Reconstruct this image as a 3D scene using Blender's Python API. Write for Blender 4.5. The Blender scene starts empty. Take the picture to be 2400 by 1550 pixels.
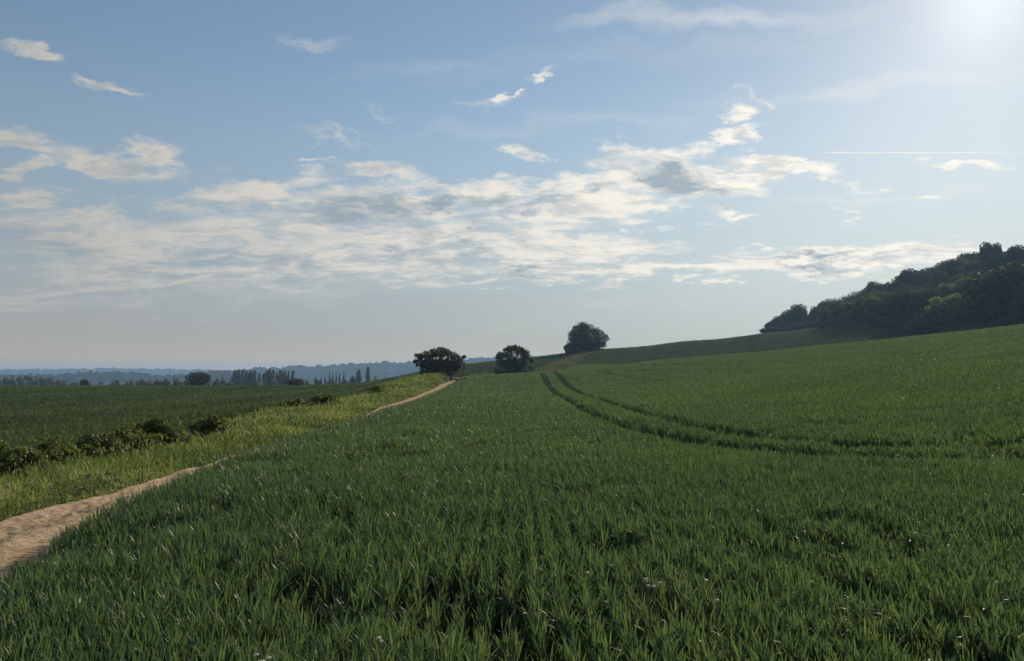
import bpy, math, random
import numpy as np

# ------------------------------------------------------------------ camera, sky, sun, exposure
scene = bpy.context.scene
EYE = 1.65                       # eye height above the ground at the camera
F, CX, HZ = 1779.0, 1200.0, 882.0  # focal length, centre and horizon of the 2400 x 1550 photograph
SUN_EL, SUN_AZ = 23.2, 32.0      # degrees; azimuth from +Y towards +X
EXPOSURE = 0.0

cam_data = bpy.data.cameras.new('camera')
cam = bpy.data.objects.new('camera', cam_data)
scene.collection.objects.link(cam)
cam.location = (0, 0, EYE)
cam.rotation_euler = (math.radians(90), 0, 0)
cam_data.sensor_fit = 'HORIZONTAL'
cam_data.sensor_width = 36.0
cam_data.lens = 36.0 * F / 2400.0
cam_data.shift_y = (HZ - 775.0) / 2400.0      # a level camera with a little vertical shift
cam_data.clip_start = 0.1
cam_data.clip_end = 40000
scene.camera = cam

scene.render.engine = 'CYCLES'
cy = scene.cycles
cy.max_bounces = 6
cy.diffuse_bounces = 3
cy.glossy_bounces = 2
cy.transmission_bounces = 4
cy.transparent_max_bounces = 8
cy.volume_bounces = 0
cy.caustics_reflective = False
cy.caustics_refractive = False
cy.sample_clamp_indirect = 6.0
cy.use_denoising = True
scene.view_settings.view_transform = 'Standard'
scene.view_settings.look = 'None'
scene.view_settings.exposure = EXPOSURE
scene.view_settings.gamma = 1.0
scene.view_settings.use_curve_mapping = False

SUN_DIR = np.array([math.sin(math.radians(SUN_AZ)) * math.cos(math.radians(SUN_EL)),
                    math.cos(math.radians(SUN_AZ)) * math.cos(math.radians(SUN_EL)),
                    math.sin(math.radians(SUN_EL))])
sun_data = bpy.data.lights.new('sun', 'SUN')
sun = bpy.data.objects.new('sun', sun_data)
scene.collection.objects.link(sun)
sun_data.energy = 4.2
sun_data.angle = math.radians(0.55)
sun_data.color = (1.0, 0.87, 0.68)
sun.location = (60, 96, 60)
sun.rotation_euler = (math.radians(90 - SUN_EL), 0, math.radians(180 - SUN_AZ))


class Nodes:
    """small helper that writes node networks"""
    def __init__(self, tree):
        self.t = tree
        self.n = tree.nodes
        self.l = tree.links

    def put(self, sock, v):
        if v is None:
            return
        if isinstance(v, bpy.types.NodeSocket):
            self.l.new(v, sock)
        else:
            sock.default_value = v

    def m(self, op, a, b=None, c=None, clamp=False):
        n = self.n.new('ShaderNodeMath')
        n.operation = op
        n.use_clamp = clamp
        for i, v in enumerate((a, b, c)):
            self.put(n.inputs[i], v)
        return n.outputs[0]

    def v(self, op, a, b=None, out=0):
        n = self.n.new('ShaderNodeVectorMath')
        n.operation = op
        self.put(n.inputs[0], a)
        if b is not None:
            self.put(n.inputs[3] if op == 'SCALE' else n.inputs[1], b)
        return n.outputs[out]

    def sep(self, v):
        n = self.n.new('ShaderNodeSeparateXYZ')
        self.put(n.inputs[0], v)
        return n.outputs

    def com(self, x, y, z=0.0):
        n = self.n.new('ShaderNodeCombineXYZ')
        for i, v in enumerate((x, y, z)):
            self.put(n.inputs[i], v)
        return n.outputs[0]

    def noise(self, vec, scale, detail=4.0, rough=0.55, lac=2.0, dist=0.0, out=0):
        n = self.n.new('ShaderNodeTexNoise')
        self.put(n.inputs['Vector'], vec)
        n.inputs['Scale'].default_value = scale
        n.inputs['Detail'].default_value = detail
        n.inputs['Roughness'].default_value = rough
        n.inputs['Lacunarity'].default_value = lac
        n.inputs['Distortion'].default_value = dist
        return n.outputs[out]

    def step(self, x, lo, hi, a=0.0, b=1.0, smooth=True):
        n = self.n.new('ShaderNodeMapRange')
        n.interpolation_type = 'SMOOTHSTEP' if smooth else 'LINEAR'
        self.put(n.inputs['Value'], x)
        self.put(n.inputs['From Min'], lo)
        self.put(n.inputs['From Max'], hi)
        self.put(n.inputs['To Min'], a)
        self.put(n.inputs['To Max'], b)
        return n.outputs['Result']

    def mix(self, f, a, b, mode='MIX'):
        n = self.n.new('ShaderNodeMix')
        n.data_type = 'RGBA'
        n.blend_type = mode
        self.put(n.inputs[0], f)
        for sock, v in ((n.inputs[6], a), (n.inputs[7], b)):
            self.put(sock, tuple(v) + (1.0,) if isinstance(v, (tuple, list)) and len(v) == 3 else v)
        return n.outputs[2]

    def ramp(self, f, stops):
        n = self.n.new('ShaderNodeValToRGB')
        self.put(n.inputs[0], f)
        e = n.color_ramp.elements
        while len(e) < len(stops):
            e.new(0.5)
        for el, (p, c) in zip(e, stops):
            el.position = p
            el.color = tuple(c) + (1.0,)
        return n.outputs[0]

    def mapping(self, vec, loc=(0, 0, 0), rot=0.0, scale=(1, 1, 1), kind='POINT'):
        n = self.n.new('ShaderNodeMapping')
        n.vector_type = kind
        self.put(n.inputs['Vector'], vec)
        n.inputs['Location'].default_value = loc
        n.inputs['Rotation'].default_value = (0, 0, rot)
        n.inputs['Scale'].default_value = scale
        return n.outputs[0]


# --- the sky: Nishita atmosphere, the bright air round the sun, and a layer of drifting cloud
world = bpy.data.worlds.new('World')
scene.world = world
world.use_nodes = True
SKY_STRENGTH = 0.110


def build_sky():
    t = world.node_tree
    t.nodes.clear()
    g = Nodes(t)
    out = t.nodes.new('ShaderNodeOutputWorld')
    bg = t.nodes.new('ShaderNodeBackground')
    bg.inputs['Strength'].default_value = SKY_STRENGTH
    t.links.new(bg.outputs[0], out.inputs[0])
    sky = t.nodes.new('ShaderNodeTexSky')
    sky.sky_type = 'NISHITA'
    sky.sun_disc = False
    sky.sun_elevation = math.radians(SUN_EL)
    sky.sun_rotation = math.radians(SUN_AZ)
    sky.altitude = 50
    sky.air_density = 1.0
    sky.dust_density = 0.10
    sky.ozone_density = 1.6
    tc = t.nodes.new('ShaderNodeTexCoord')
    d = g.v('NORMALIZE', tc.outputs['Generated'])
    x, y, z = g.sep(d)
    zc = g.m('MAXIMUM', z, 0.0)
    # height-limited direction on the flat cloud deck
    inv = g.m('DIVIDE', 1.0, g.m('ADD', zc, 0.20))
    p = g.com(g.m('MULTIPLY', x, inv), g.m('MULTIPLY', y, inv), 0.0)
    # bearing coordinates round the north point (tangent of bearing, tangent of height)
    yc = g.m('MAXIMUM', y, 0.08)
    u = g.m('DIVIDE', x, yc)
    v = g.m('DIVIDE', z, yc)
    uv = g.com(u, v, 0.0)
    front = g.step(y, 0.08, 0.3)
    warp1 = g.noise(p, 1.1, 3.0, 0.55, out=1)
    warp2 = g.noise(p, 4.0, 6.0, 0.65, out=1)
    w1 = g.v('MULTIPLY', g.v('SUBTRACT', warp1, (0.5, 0.5, 0.5)), (0.20, 0.055, 0.0))
    w2 = g.v('MULTIPLY', g.v('SUBTRACT', warp2, (0.5, 0.5, 0.5)), (0.24, 0.11, 0.0))
    uvw = g.v('ADD', g.v('ADD', uv, w1), w2)

    def blob(px, py, rx, ry, tilt, amp, inner=0.0, vec=uvw):
        """a bank of cloud: centre and radii in the sky, tilt in degrees"""
        q = g.mapping(vec, loc=((px - CX) / F, (HZ - py) / F, 0), rot=math.radians(tilt), scale=(rx / F, ry / F, 1), kind='TEXTURE')
        r = g.v('LENGTH', q, out=1)
        return g.step(r, 1.0, inner, 0.0, amp)

    def total(items):
        s = items[0]
        for k in items[1:]:
            s = g.m('MAXIMUM', s, k)
        return s

    banks = [
        blob(280, 570, 600, 150, -3, 0.74),
        blob(300, 640, 700, 90, 1, 0.52),
        blob(620, 450, 330, 58, 4, 0.92),
        blob(860, 430, 260, 55, -6, 0.90),
        blob(1130, 462, 300, 55, -4, 0.86),
        blob(830, 510, 480, 85, -2, 0.98),
        blob(1000, 500, 300, 50, 3, 1.02),
        blob(1380, 490, 330, 85, 10, 0.88),
        blob(1580, 405, 300, 100, -4, 1.22),
        blob(1400, 440, 220, 60, 12, 0.95),
        blob(1440, 365, 150, 50, 4, 0.85),
        blob(1800, 395, 260, 34, -2, 0.80),
        blob(1330, 590, 420, 60, 4, 0.80),
        blob(800, 600, 700, 60, 5, 0.74),
        blob(1250, 640, 900, 55, 1, 0.82),
        blob(1960, 600, 640, 50, 2, 0.96),
        blob(1650, 640, 500, 34, 2, 0.80),
        blob(1880, 400, 330, 30, -4, 0.86),
        blob(290, 365, 300, 56, -10, 1.05),
        blob(50, 330, 190, 60, -16, 0.9),
        blob(50, 395, 150, 34, 5, 0.8),
        blob(60, 468, 210, 48, 3, 1.0),
        blob(250, 500, 190, 50, 12, 0.8),
        blob(20, 128, 130, 36, -8, 0.86),
        blob(235, 215, 110, 26, -12, 0.80),
        blob(705, 384, 95, 17, -3, 0.86),
        blob(710, 346, 50, 12, 10, 0.66),
        blob(1235, 360, 110, 38, 0, 0.92),
        blob(1230, 327, 30, 12, 0, 0.6),
        blob(1700, 268, 110, 34, 8, 0.86),
        blob(1715, 315, 150, 34, 16, 0.92),
        blob(1765, 225, 90, 20, -20, 0.70),
        blob(1720, 492, 130, 28, -2, 0.96),
        blob(1390, 568, 130, 16, 3, 0.82),
        blob(1560, 530, 150, 18, 4, 0.74),
        blob(1800, 570, 160, 20, 6, 0.72),
        blob(1300, 190, 95, 16, 15, 0.68),
        blob(1210, 227, 60, 10, 6, 0.60),
        blob(250, 680, 800, 60, 1, 0.66),
        blob(700, 540, 900, 120, 1, 0.80),
        blob(1150, 560, 500, 70, 2, 0.78),
        blob(1500, 470, 260, 50, 2, 0.9),
        blob(2300, 378, 180, 18, -5, 0.70),
        blob(2020, 497, 80, 13, 6, 0.70),
        blob(2210, 438, 110, 13, 3, 0.66),
        blob(1930, 640, 140, 12, 6, 0.70),
    ]
    cover = g.m('MULTIPLY', total(banks), front)
    # cloud elsewhere in the sky, outside the view
    side = g.m('MULTIPLY', g.m('SUBTRACT', 1.0, front), 0.45)
    cover = g.m('MAXIMUM', cover, side)

    def field(q):
        q = g.mapping(q, rot=math.radians(10), scale=(0.60, 1.0, 1))
        n1 = g.noise(q, 2.3, 3.0, 0.55, dist=0.6)
        n2 = g.noise(q, 7.0, 5.0, 0.62, dist=0.9)
        n3 = g.noise(q, 22.0, 6.0, 0.62, dist=0.5)
        f = g.m('MULTIPLY', g.m('SUBTRACT', n1, 0.5), 1.0)
        f = g.m('ADD', f, g.m('MULTIPLY', g.m('SUBTRACT', n2, 0.5), 1.35))
        return g.m('ADD', f, g.m('MULTIPLY', g.m('SUBTRACT', n3, 0.5), 0.62))

    sp = SUN_DIR[:2] / (SUN_DIR[2] + 0.20)
    to_sun = g.v('SCALE', g.v('NORMALIZE', g.v('SUBTRACT', (float(sp[0]), float(sp[1]), 0.0), p)), 0.10)
    nn = field(p)
    nsun = field(g.v('ADD', p, to_sun))
    dens = g.m('ADD', cover, nn)
    gate = g.step(cover, 0.02, 0.34)
    alpha = g.m('MULTIPLY', g.step(dens, 0.08, 0.92), gate)
    body = g.step(g.m('ADD', cover, g.m('MULTIPLY', nn, 0.8)), 0.62, 1.20)
    deep = g.m('MULTIPLY', total([
        blob(850, 505, 420, 56, -3, 0.85), blob(1080, 487, 280, 30, 7, 0.85), blob(1545, 400, 180, 46, -8, 0.95), blob(1610, 440, 150, 28, -4, 1.0),
        blob(430, 470, 150, 24, 3, 0.8), blob(80, 570, 260, 60, 3, 0.9), blob(520, 612, 460, 30, 0, 0.9), blob(1210, 634, 220, 22, 0, 0.9),
        blob(300, 690, 560, 34, 2, 0.8), blob(1280, 480, 200, 26, 14, 0.8), blob(1880, 605, 300, 20, 2, 0.7), blob(1000, 570, 300, 30, 2, 0.7)]), front)
    relief = g.m('MULTIPLY', g.m('SUBTRACT', nsun, nn), 1.5)
    thick = g.m('MULTIPLY', g.m('ADD', g.m('ADD', g.m('MULTIPLY', body, 0.55), g.m('MULTIPLY', deep, g.step(nn, -0.5, 0.35, 0.35, 1.0))), g.m('MULTIPLY', relief, 1.15)), gate, clamp=True)
    # thin streaks of high cirrus
    pc = g.mapping(p, rot=math.radians(-9), scale=(0.35, 1.9, 1))
    nc = g.noise(pc, 1.1, 7.0, 0.62, dist=0.6)
    streaks = total([
        blob(1700, 42, 520, 34, 5, 0.34),
        blob(1500, 130, 700, 40, 7, 0.16),
        blob(780, 338, 160, 13, -10, 0.46),
        blob(700, 98, 130, 18, -9, 0.42),
        blob(860, 265, 80, 10, -14, 0.28),
        blob(1180, 240, 110, 14, 5, 0.30),
        blob(1950, 210, 500, 36, 5, 0.24),
        blob(1250, 300, 500, 30, 4, 0.20),
        blob(2050, 460, 420, 24, 4, 0.22),
        blob(1050, 150, 420, 26, 6, 0.16),
        blob(500, 690, 900, 40, 2, 0.20),
        blob(1250, 770, 500, 28, 10, 0.12),
    ])
    cir = g.m('MULTIPLY', g.m('MULTIPLY', streaks, front), g.step(nc, 0.30, 0.72, 0.15, 1.5))
    # the one straight vapour trail
    tl = g.m('ABSOLUTE', g.m('SUBTRACT', g.m('ADD', v, g.m('MULTIPLY', g.m('SUBTRACT', warp2, 0.5), 0.0)), (HZ - 358) / F))
    trail = g.m('MULTIPLY', g.step(tl, 2.6 / F, 0.6 / F), g.m('MULTIPLY', g.step(u, (1915 - CX) / F, (1965 - CX) / F), g.step(u, (2420 - CX) / F, (2150 - CX) / F, 0.25, 0.75)))
    trail = g.m('MULTIPLY', g.m('MULTIPLY', trail, front), g.step(g.noise(uv, 14.0, 5.0, 0.6), 0.30, 0.62, 0.25, 0.85))

    # brightness round the sun
    sd = g.v('DOT_PRODUCT', d, tuple(SUN_DIR), out=1)
    sdc = g.m('MAXIMUM', sd, 0.0)
    near = g.m('POWER', sdc, 7.0)
    wide = g.m('POWER', sdc, 2.5)
    aur = g.m('ADD', g.m('MULTIPLY', g.m('POWER', sdc, 24.0), 0.25),
              g.m('ADD', g.m('MULTIPLY', g.m('POWER', sdc, 150.0), 0.9), g.m('MULTIPLY', g.m('POWER', sdc, 800.0), 2.0)))
    base = g.mix(1.0, sky.outputs[0], g.mix(near, (1.06, 1.025, 0.93), (1.10, 1.0, 0.85)), 'MULTIPLY')
    # the milky band of damp air near the horizon
    low = g.step(z, 0.40, 0.02)
    milk = g.mix(near, g.mix(g.step(z, 0.0, 0.14), (3.9, 3.45, 2.95), (2.85, 3.15, 3.35)), (6.1, 6.45, 6.25))
    base = g.mix(g.m('MULTIPLY', low, 0.92), base, milk)
    # the warm rim of the evening horizon
    base = g.mix(g.step(z, 0.052, 0.0, 0.0, 0.9), base, g.mix(near, (6.5, 5.0, 3.0), (8.2, 7.1, 5.5)))
    base = g.mix(1.0, base, g.mix(1.0, g.com(aur, aur, aur), (1.0, 0.95, 0.83), 'MULTIPLY'), 'ADD')
    lit = g.mix(wide, (4.2, 4.0, 3.62), (10.6, 9.8, 8.5))
    shade = g.mix(wide, (2.45, 2.9, 3.25), (3.5, 4.2, 4.6))
    ccol = g.mix(thick, lit, shade)
    col = g.mix(g.m('MULTIPLY', alpha, 0.92), base, ccol)
    col = g.mix(g.m('MINIMUM', cir, 0.85), col, lit)
    col = g.mix(trail, col, lit)
    t.links.new(col, bg.inputs['Color'])


build_sky()

# ------------------------------------------------------------------ small helpers
COL = scene.collection


def tag(o, label=None, cat=None, group=None, kind=None):
    if label:
        o['label'] = label
    if cat:
        o['category'] = cat
    if group:
        o['group'] = group
    if kind:
        o['kind'] = kind
    return o


def empty(name, loc, rz=0.0, s=1.0):
    o = bpy.data.objects.new(name, None)
    COL.objects.link(o)
    o.location = loc
    o.rotation_euler = (0, 0, rz)
    o.scale = (s, s, s) if not isinstance(s, (tuple, list)) else s
    o.empty_display_size = 0.3
    return o


def quad_mesh(name, verts, faces, mat=None, tint=None, smooth=True):
    """mesh from numpy arrays: verts (N,3), faces (M,3 or 4)"""
    me = bpy.data.meshes.new(name)
    verts = np.ascontiguousarray(verts, dtype=np.float32)
    faces = np.ascontiguousarray(faces, dtype=np.int32)
    m, k = faces.shape
    me.vertices.add(len(verts))
    me.vertices.foreach_set('co', verts.ravel())
    me.loops.add(m * k)
    me.loops.foreach_set('vertex_index', faces.ravel())
    me.polygons.add(m)
    me.polygons.foreach_set('loop_start', np.arange(0, m * k, k, dtype=np.int32))
    if smooth:
        me.polygons.foreach_set('use_smooth', np.ones(m, dtype=bool))
    me.update(calc_edges=True)
    if tint is not None:
        a = me.attributes.new('tint', 'FLOAT', 'POINT')
        a.data.foreach_set('value', np.ascontiguousarray(tint, dtype=np.float32))
    if mat:
        me.materials.append(mat)
    return me


def link(name, me, parent=None):
    o = bpy.data.objects.new(name, me)
    COL.objects.link(o)
    if parent is not None:
        o.parent = parent
    return o


class Geo:
    """collects quads, tubes and blobs into one mesh"""
    def __init__(self):
        self.v, self.f, self.n = [], [], 0

    def add(self, v, f):
        self.v.append(np.asarray(v, float))
        self.f.append(np.asarray(f, int) + self.n)
        self.n += len(v)

    def tube(self, pts, radii, sides=7):
        pts = np.asarray(pts, float)
        n = len(pts)
        tan = np.gradient(pts, axis=0)
        tan /= np.linalg.norm(tan, axis=1)[:, None] + 1e-9
        ref = np.array([0.31, 0.95, 0.05])
        a = np.cross(tan, ref)
        a /= np.linalg.norm(a, axis=1)[:, None] + 1e-9
        b = np.cross(tan, a)
        ang = np.linspace(0, 2 * math.pi, sides, endpoint=False)
        ring = pts[:, None, :] + np.asarray(radii)[:, None, None] * (np.cos(ang)[None, :, None] * a[:, None, :] + np.sin(ang)[None, :, None] * b[:, None, :])
        v = ring.reshape(-1, 3)
        f = []
        for i in range(n - 1):
            for j in range(sides):
                k = (j + 1) % sides
                f.append((i * sides + j, i * sides + k, (i + 1) * sides + k, (i + 1) * sides + j))
        c = len(v)
        v = np.vstack([v, pts[-1:]])
        for j in range(0, sides):
            k = (j + 1) % sides
            f.append(((n - 1) * sides + j, (n - 1) * sides + k, c, c))
        f = [q if q[2] != q[3] else (q[0], q[1], q[2], q[2]) for q in f]
        quads = [q for q in f if q[2] != q[3]]
        self.add(v, quads)

    def ball(self, c, r, seg=8, rings=5):
        c = np.asarray(c, float)
        r = np.asarray(r if isinstance(r, (tuple, list)) else (r, r, r), float)
        th = np.linspace(0.12, math.pi - 0.12, rings)
        ph = np.linspace(0, 2 * math.pi, seg, endpoint=False)
        v = np.array([(math.sin(t) * math.cos(p), math.sin(t) * math.sin(p), math.cos(t)) for t in th for p in ph]) * r + c
        f = [(i * seg + j, i * seg + (j + 1) % seg, (i + 1) * seg + (j + 1) % seg, (i + 1) * seg + j) for i in range(rings - 1) for j in range(seg)]
        f += [(0, j, j + 1, j + 1) for j in range(1, seg - 1)]
        q = [k for k in f if k[2] != k[3]]
        self.add(v, q)

    def mesh(self, name, mat=None, smooth=True):
        return quad_mesh(name, np.vstack(self.v), np.vstack(self.f), mat, None, smooth)


def hash2(ix, iy, seed):
    h = (ix.astype(np.int64) * 374761393 + iy.astype(np.int64) * 668265263 + seed * 974711) & 0x7fffffff
    h = ((h ^ (h >> 13)) * 1274126177) & 0x7fffffff
    h = (h ^ (h >> 16)) & 0x7fffffff
    return (h % 100003) / 100003.0


def vnoise(x, y, seed=0):
    """smooth value noise 0..1"""
    x = np.asarray(x, float)
    y = np.asarray(y, float)
    ix, iy = np.floor(x), np.floor(y)
    fx, fy = x - ix, y - iy
    ux, uy = fx * fx * (3 - 2 * fx), fy * fy * (3 - 2 * fy)
    a, b = hash2(ix, iy, seed), hash2(ix + 1, iy, seed)
    c, d = hash2(ix, iy + 1, seed), hash2(ix + 1, iy + 1, seed)
    return (a * (1 - ux) + b * ux) * (1 - uy) + (c * (1 - ux) + d * ux) * uy


def fbm(x, y, seed=0, octaves=4):
    s, amp, tot = 0.0, 1.0, 0.0
    for k in range(octaves):
        s = s + amp * vnoise(x * 2 ** k + 17.3 * k, y * 2 ** k - 9.1 * k, seed + k)
        tot += amp
        amp *= 0.5
    return s / tot


def sstep(a, b, x):
    t = np.clip((np.asarray(x, float) - a) / (b - a), 0, 1)
    return t * t * (3 - 2 * t)


def poly_dist(x, y, pts):
    """distance of points to a polyline"""
    best = np.full(np.shape(x), 1e9)
    for (x0, y0), (x1, y1) in zip(pts[:-1], pts[1:]):
        dx, dy = x1 - x0, y1 - y0
        t = np.clip(((x - x0) * dx + (y - y0) * dy) / (dx * dx + dy * dy), 0, 1)
        best = np.minimum(best, np.hypot(x - x0 - t * dx, y - y0 - t * dy))
    return best


# ------------------------------------------------------------------ the lie of the land
CROP = 0.42


def P(px, py, Y, crop=0.0):
    """a survey point of the hillside: bearing and height read off the photograph at a distance of Y metres"""
    return ((px - CX) / F * Y, Y, EYE + Y * (HZ - py) / F - crop)


SURVEY = [(0, 0, 0), (4, 0, 0.03), (-4, 0, 0), (0, -8, -0.1), (10, -4, 0.3), (-10, -4, -0.1), (0, -40, -1.5), (60, -40, 5), (-60, -40, -4),
          (0, 5, 0), (3, 6, 0.0), (6, 10, 0.1), (-5, 8, 0), (-5, 14, 0), (-5.4, 22, -0.02), (-5.6, 31, -0.03), (-9.5, 14, -0.2), (-10.5, 20, -0.25), (-10.5, 30, -0.1),
          (-6.2, 42, -0.06), (-7.2, 64, -0.08), (-9.5, 106, 0.22), (-10.2, 127, 0.44), (-10.6, 140, 0.95),
          (0, 12, -0.02), (3.5, 18, 0.0), (3.2, 28, 0.0), (0, 30, -0.05), (4.5, 60, -0.1), (0, 60, -0.2), (0, 100, 0.0), (5.5, 105, 0.3),
          (12, 14, 0.55), (16, 24, 0.95), (25, 40, 1.9), (14, 50, 0.8), (40, 60, 3.6), (25, 90, 2.2), (62, 95, 6.2), (90, 90, 9.0), (30, 20, 2.4), (90, 20, 8.5), (140, 90, 14),
          P(1080, 886, 148, .05), P(1150, 877, 152, CROP), P(1220, 873, 160, CROP), P(1300, 869, 170, CROP), P(1400, 857, 178, CROP), P(1550, 843, 184, CROP), P(1700, 831, 188, CROP), P(1920, 811, 188, CROP), P(2150, 790, 182, CROP),
          P(2400, 763, 170, CROP), P(2700, 730, 160, CROP),
          # hidden dips behind the near crest
          P(1085, 893, 175), P(1150, 889, 185), P(1215, 884, 195), P(1500, 858, 230), P(1700, 838, 235), P(1900, 822, 235), P(2150, 803, 228), P(2400, 780, 215), P(2700, 750, 210),
          # grass bank between the fields, running uphill to the clump of trees
          P(1300, 865, 192), P(1310, 858, 215), P(1338, 845, 255), P(1388, 821, 308), P(1270, 862, 215), P(1285, 850, 250), P(1420, 846, 250), P(1460, 858, 210),
          # skyline of the left and the far field
          P(-400, 903, 225, CROP), P(0, 904, 230, CROP), P(200, 905, 232, CROP), P(400, 905, 235, CROP), P(600, 905, 238, CROP), P(750, 903, 240, CROP), P(850, 896, 242, CROP), P(920, 884, 246, CROP), P(980, 872, 252, CROP),
          P(1100, 853, 272, CROP), P(1150, 847, 280, CROP), P(1250, 837, 292, CROP), P(1325, 828, 302, CROP), P(1400, 818, 318, CROP), P(1440, 816, 328, CROP), P(1600, 800, 338, CROP), P(1790, 780, 346, CROP), P(1917, 766, 348, CROP),
          # the left field
          (-14, 25, -0.45), (-20, 40, -0.75), (-30, 30, -0.7), (-18, 60, -0.75), (-30, 80, -1.0), (-60, 80, -1.2), (-28, 120, -0.9), (-70, 150, -1.2), (-120, 150, -1.4), (-40, 160, -0.7), (-28, 180, -0.1), (-120, 60, -1.3),
          P(1000, 890, 190), P(1080, 880, 210),
          # beyond the skylines
          P(0, 930, 330), P(400, 930, 340), P(750, 925, 340), P(950, 890, 360), P(1120, 868, 380), P(1300, 845, 400), P(1440, 832, 430), P(1600, 818, 440), P(1790, 800, 440), P(-500, 930, 330),
          # the steep wooded hillside on the right
          P(1935, 768, 315), P(1975, 760, 290), P(2000, 750, 276), P(2050, 776, 246), P(2110, 722, 290), P(2200, 760, 240), P(2320, 752, 222), P(2220, 690, 318), P(2320, 650, 310), P(2420, 690, 250), P(2420, 640, 300), P(2600, 620, 280), P(2600, 690, 220),
          P(2000, 760, 420), P(2200, 690, 420), P(2420, 640, 420), P(2700, 600, 420), P(2900, 640, 260),
          ]
for az in (-60, -45, -34, -24, -14, -5):
    a = math.radians(az)
    SURVEY += [(600 * math.sin(a), 600 * math.cos(a), -14), (1100 * math.sin(a), 1100 * math.cos(a), -19), (2500 * math.sin(a), 2500 * math.cos(a), -20), (9000 * math.sin(a), 9000 * math.cos(a), -24)]
for az, z6, z11 in ((5, 2, -6), (15, 8, 0), (25, 22, 10), (36, 40, 20), (50, 40, 20), (75, 25, 15)):
    a = math.radians(az)
    SURVEY += [(600 * math.sin(a), 600 * math.cos(a), z6), (1100 * math.sin(a), 1100 * math.cos(a), z11), (2500 * math.sin(a), 2500 * math.cos(a), -10), (9000 * math.sin(a), 9000 * math.cos(a), -24)]
for az in (-90, -125, 180, 125, 95):
    a = math.radians(az)
    SURVEY += [(r * math.sin(a), r * math.cos(a), z) for r, z in ((200, -3), (1100, -15), (9000, -24))]
SURVEY = np.array(SURVEY, float)


def warp_xy(x, y):
    r = np.hypot(x, y)
    k = np.log1p(r / 5.0) / np.maximum(r, 1e-6)
    return x * k, y * k


def tps(r2):
    return 0.5 * r2 * np.log(np.maximum(r2, 1e-12))


def fit_land():
    wx, wy = warp_xy(SURVEY[:, 0], SURVEY[:, 1])
    h = SURVEY[:, 2] / (np.hypot(SURVEY[:, 0], SURVEY[:, 1]) + 12.0)
    n = len(wx)
    k = tps((wx[:, None] - wx[None]) ** 2 + (wy[:, None] - wy[None]) ** 2) + np.eye(n) * 2e-5
    p = np.stack([np.ones(n), wx, wy], 1)
    a = np.block([[k, p], [p.T, np.zeros((3, 3))]])
    s = np.linalg.solve(a, np.concatenate([h, np.zeros(3)]))
    return wx, wy, s[:n], s[n:]


LAND = fit_land()

PATH_PTS = np.array([(-12, -4.6), (-4, -4.7), (0, -4.75), (7, -4.95), (13, -5.2), (20, -5.4), (31, -5.55), (41, -6.0), (64, -7.2), (85, -8.4), (106, -9.5), (127, -10.25), (140, -10.6), (165, -11.4), (260, -14)])
EDGE_PTS = np.array([(-12, -3.3), (0, -3.35), (5, -3.5), (7, -3.85), (10.4, -4.35), (17, -4.75), (30, -5.05), (41, -5.5), (64, -6.75), (85, -7.95), (106, -9.05), (127, -9.8), (140, -10.15), (165, -10.9), (260, -13.5)])
VERGE_PTS = np.array([(-12, -9.5), (0, -9.8), (13, -9.9), (20, -10.2), (30, -10.6), (46, -10.7), (58, -11.0), (69, -11.6), (89, -12.9), (120, -13.9), (145, -14.2), (165, -15.5), (260, -20)])


def path_x(y):
    return np.interp(y, PATH_PTS[:, 0], PATH_PTS[:, 1])


def edge_x(y):
    return np.interp(y, EDGE_PTS[:, 0], EDGE_PTS[:, 1])


def verge_x(y):
    return np.interp(y, VERGE_PTS[:, 0], VERGE_PTS[:, 1])


def land_exact(x, y):
    x = np.atleast_1d(np.asarray(x, float))
    y = np.atleast_1d(np.asarray(y, float))
    wx, wy, w, c = LAND
    out = np.empty(x.shape)
    X, Y = warp_xy(x.ravel(), y.ravel())
    o = np.empty(len(X))
    for i in range(0, len(X), 20000):
        a, b = X[i:i + 20000], Y[i:i + 20000]
        r2 = (a[:, None] - wx[None]) ** 2 + (b[:, None] - wy[None]) ** 2
        o[i:i + 20000] = tps(r2) @ w + c[0] + c[1] * a + c[2] * b
    z = o.reshape(x.shape) * (np.hypot(x, y) + 12.0)
    # the worn path runs along a slight shoulder, and the rough bank stands above it further off
    xe, xp, xv = edge_x(y), path_x(y), verge_x(y)
    along = sstep(25, 36, y) * sstep(165, 140, y)
    z = z + 0.22 * along * sstep(xe + 0.9, xe + 0.05, x) * sstep(xv - 6, xv - 0.5, x)
    amp = np.interp(y, [40, 58, 69, 89, 110, 145, 160, 185], [0, 0.2, 0.85, 1.05, 1.35, 1.25, 0.8, 0])
    xc = xv + 1.2
    prof = np.where(x > xc, np.exp(-((x - xc) / np.maximum((xp - xc) * 0.5, 1.0)) ** 2), np.exp(-((x - xc) / 4.0) ** 2))
    z = z + amp * prof
    z = z + 0.10 * sstep(8, 2, np.abs(x - xv - 2.0)) * sstep(40, 10, y) * (fbm(x * 0.9, y * 0.9, 5, 3) - 0.3)
    return z


# the land as one sheet: a polar grid, finest in the view
AZ = np.radians(np.concatenate([np.arange(-180, -50, 6.0), np.arange(-50, 50, 0.3), np.arange(50, 180.1, 6.0)]))
RR = np.concatenate([[0.0], np.geomspace(0.6, 9000, 430)])
GX = RR[None, :] * np.sin(AZ)[:, None]
GY = RR[None, :] * np.cos(AZ)[:, None]
GZ = land_exact(GX, GY)
LRR = np.log(np.maximum(RR, 0.05))


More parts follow.
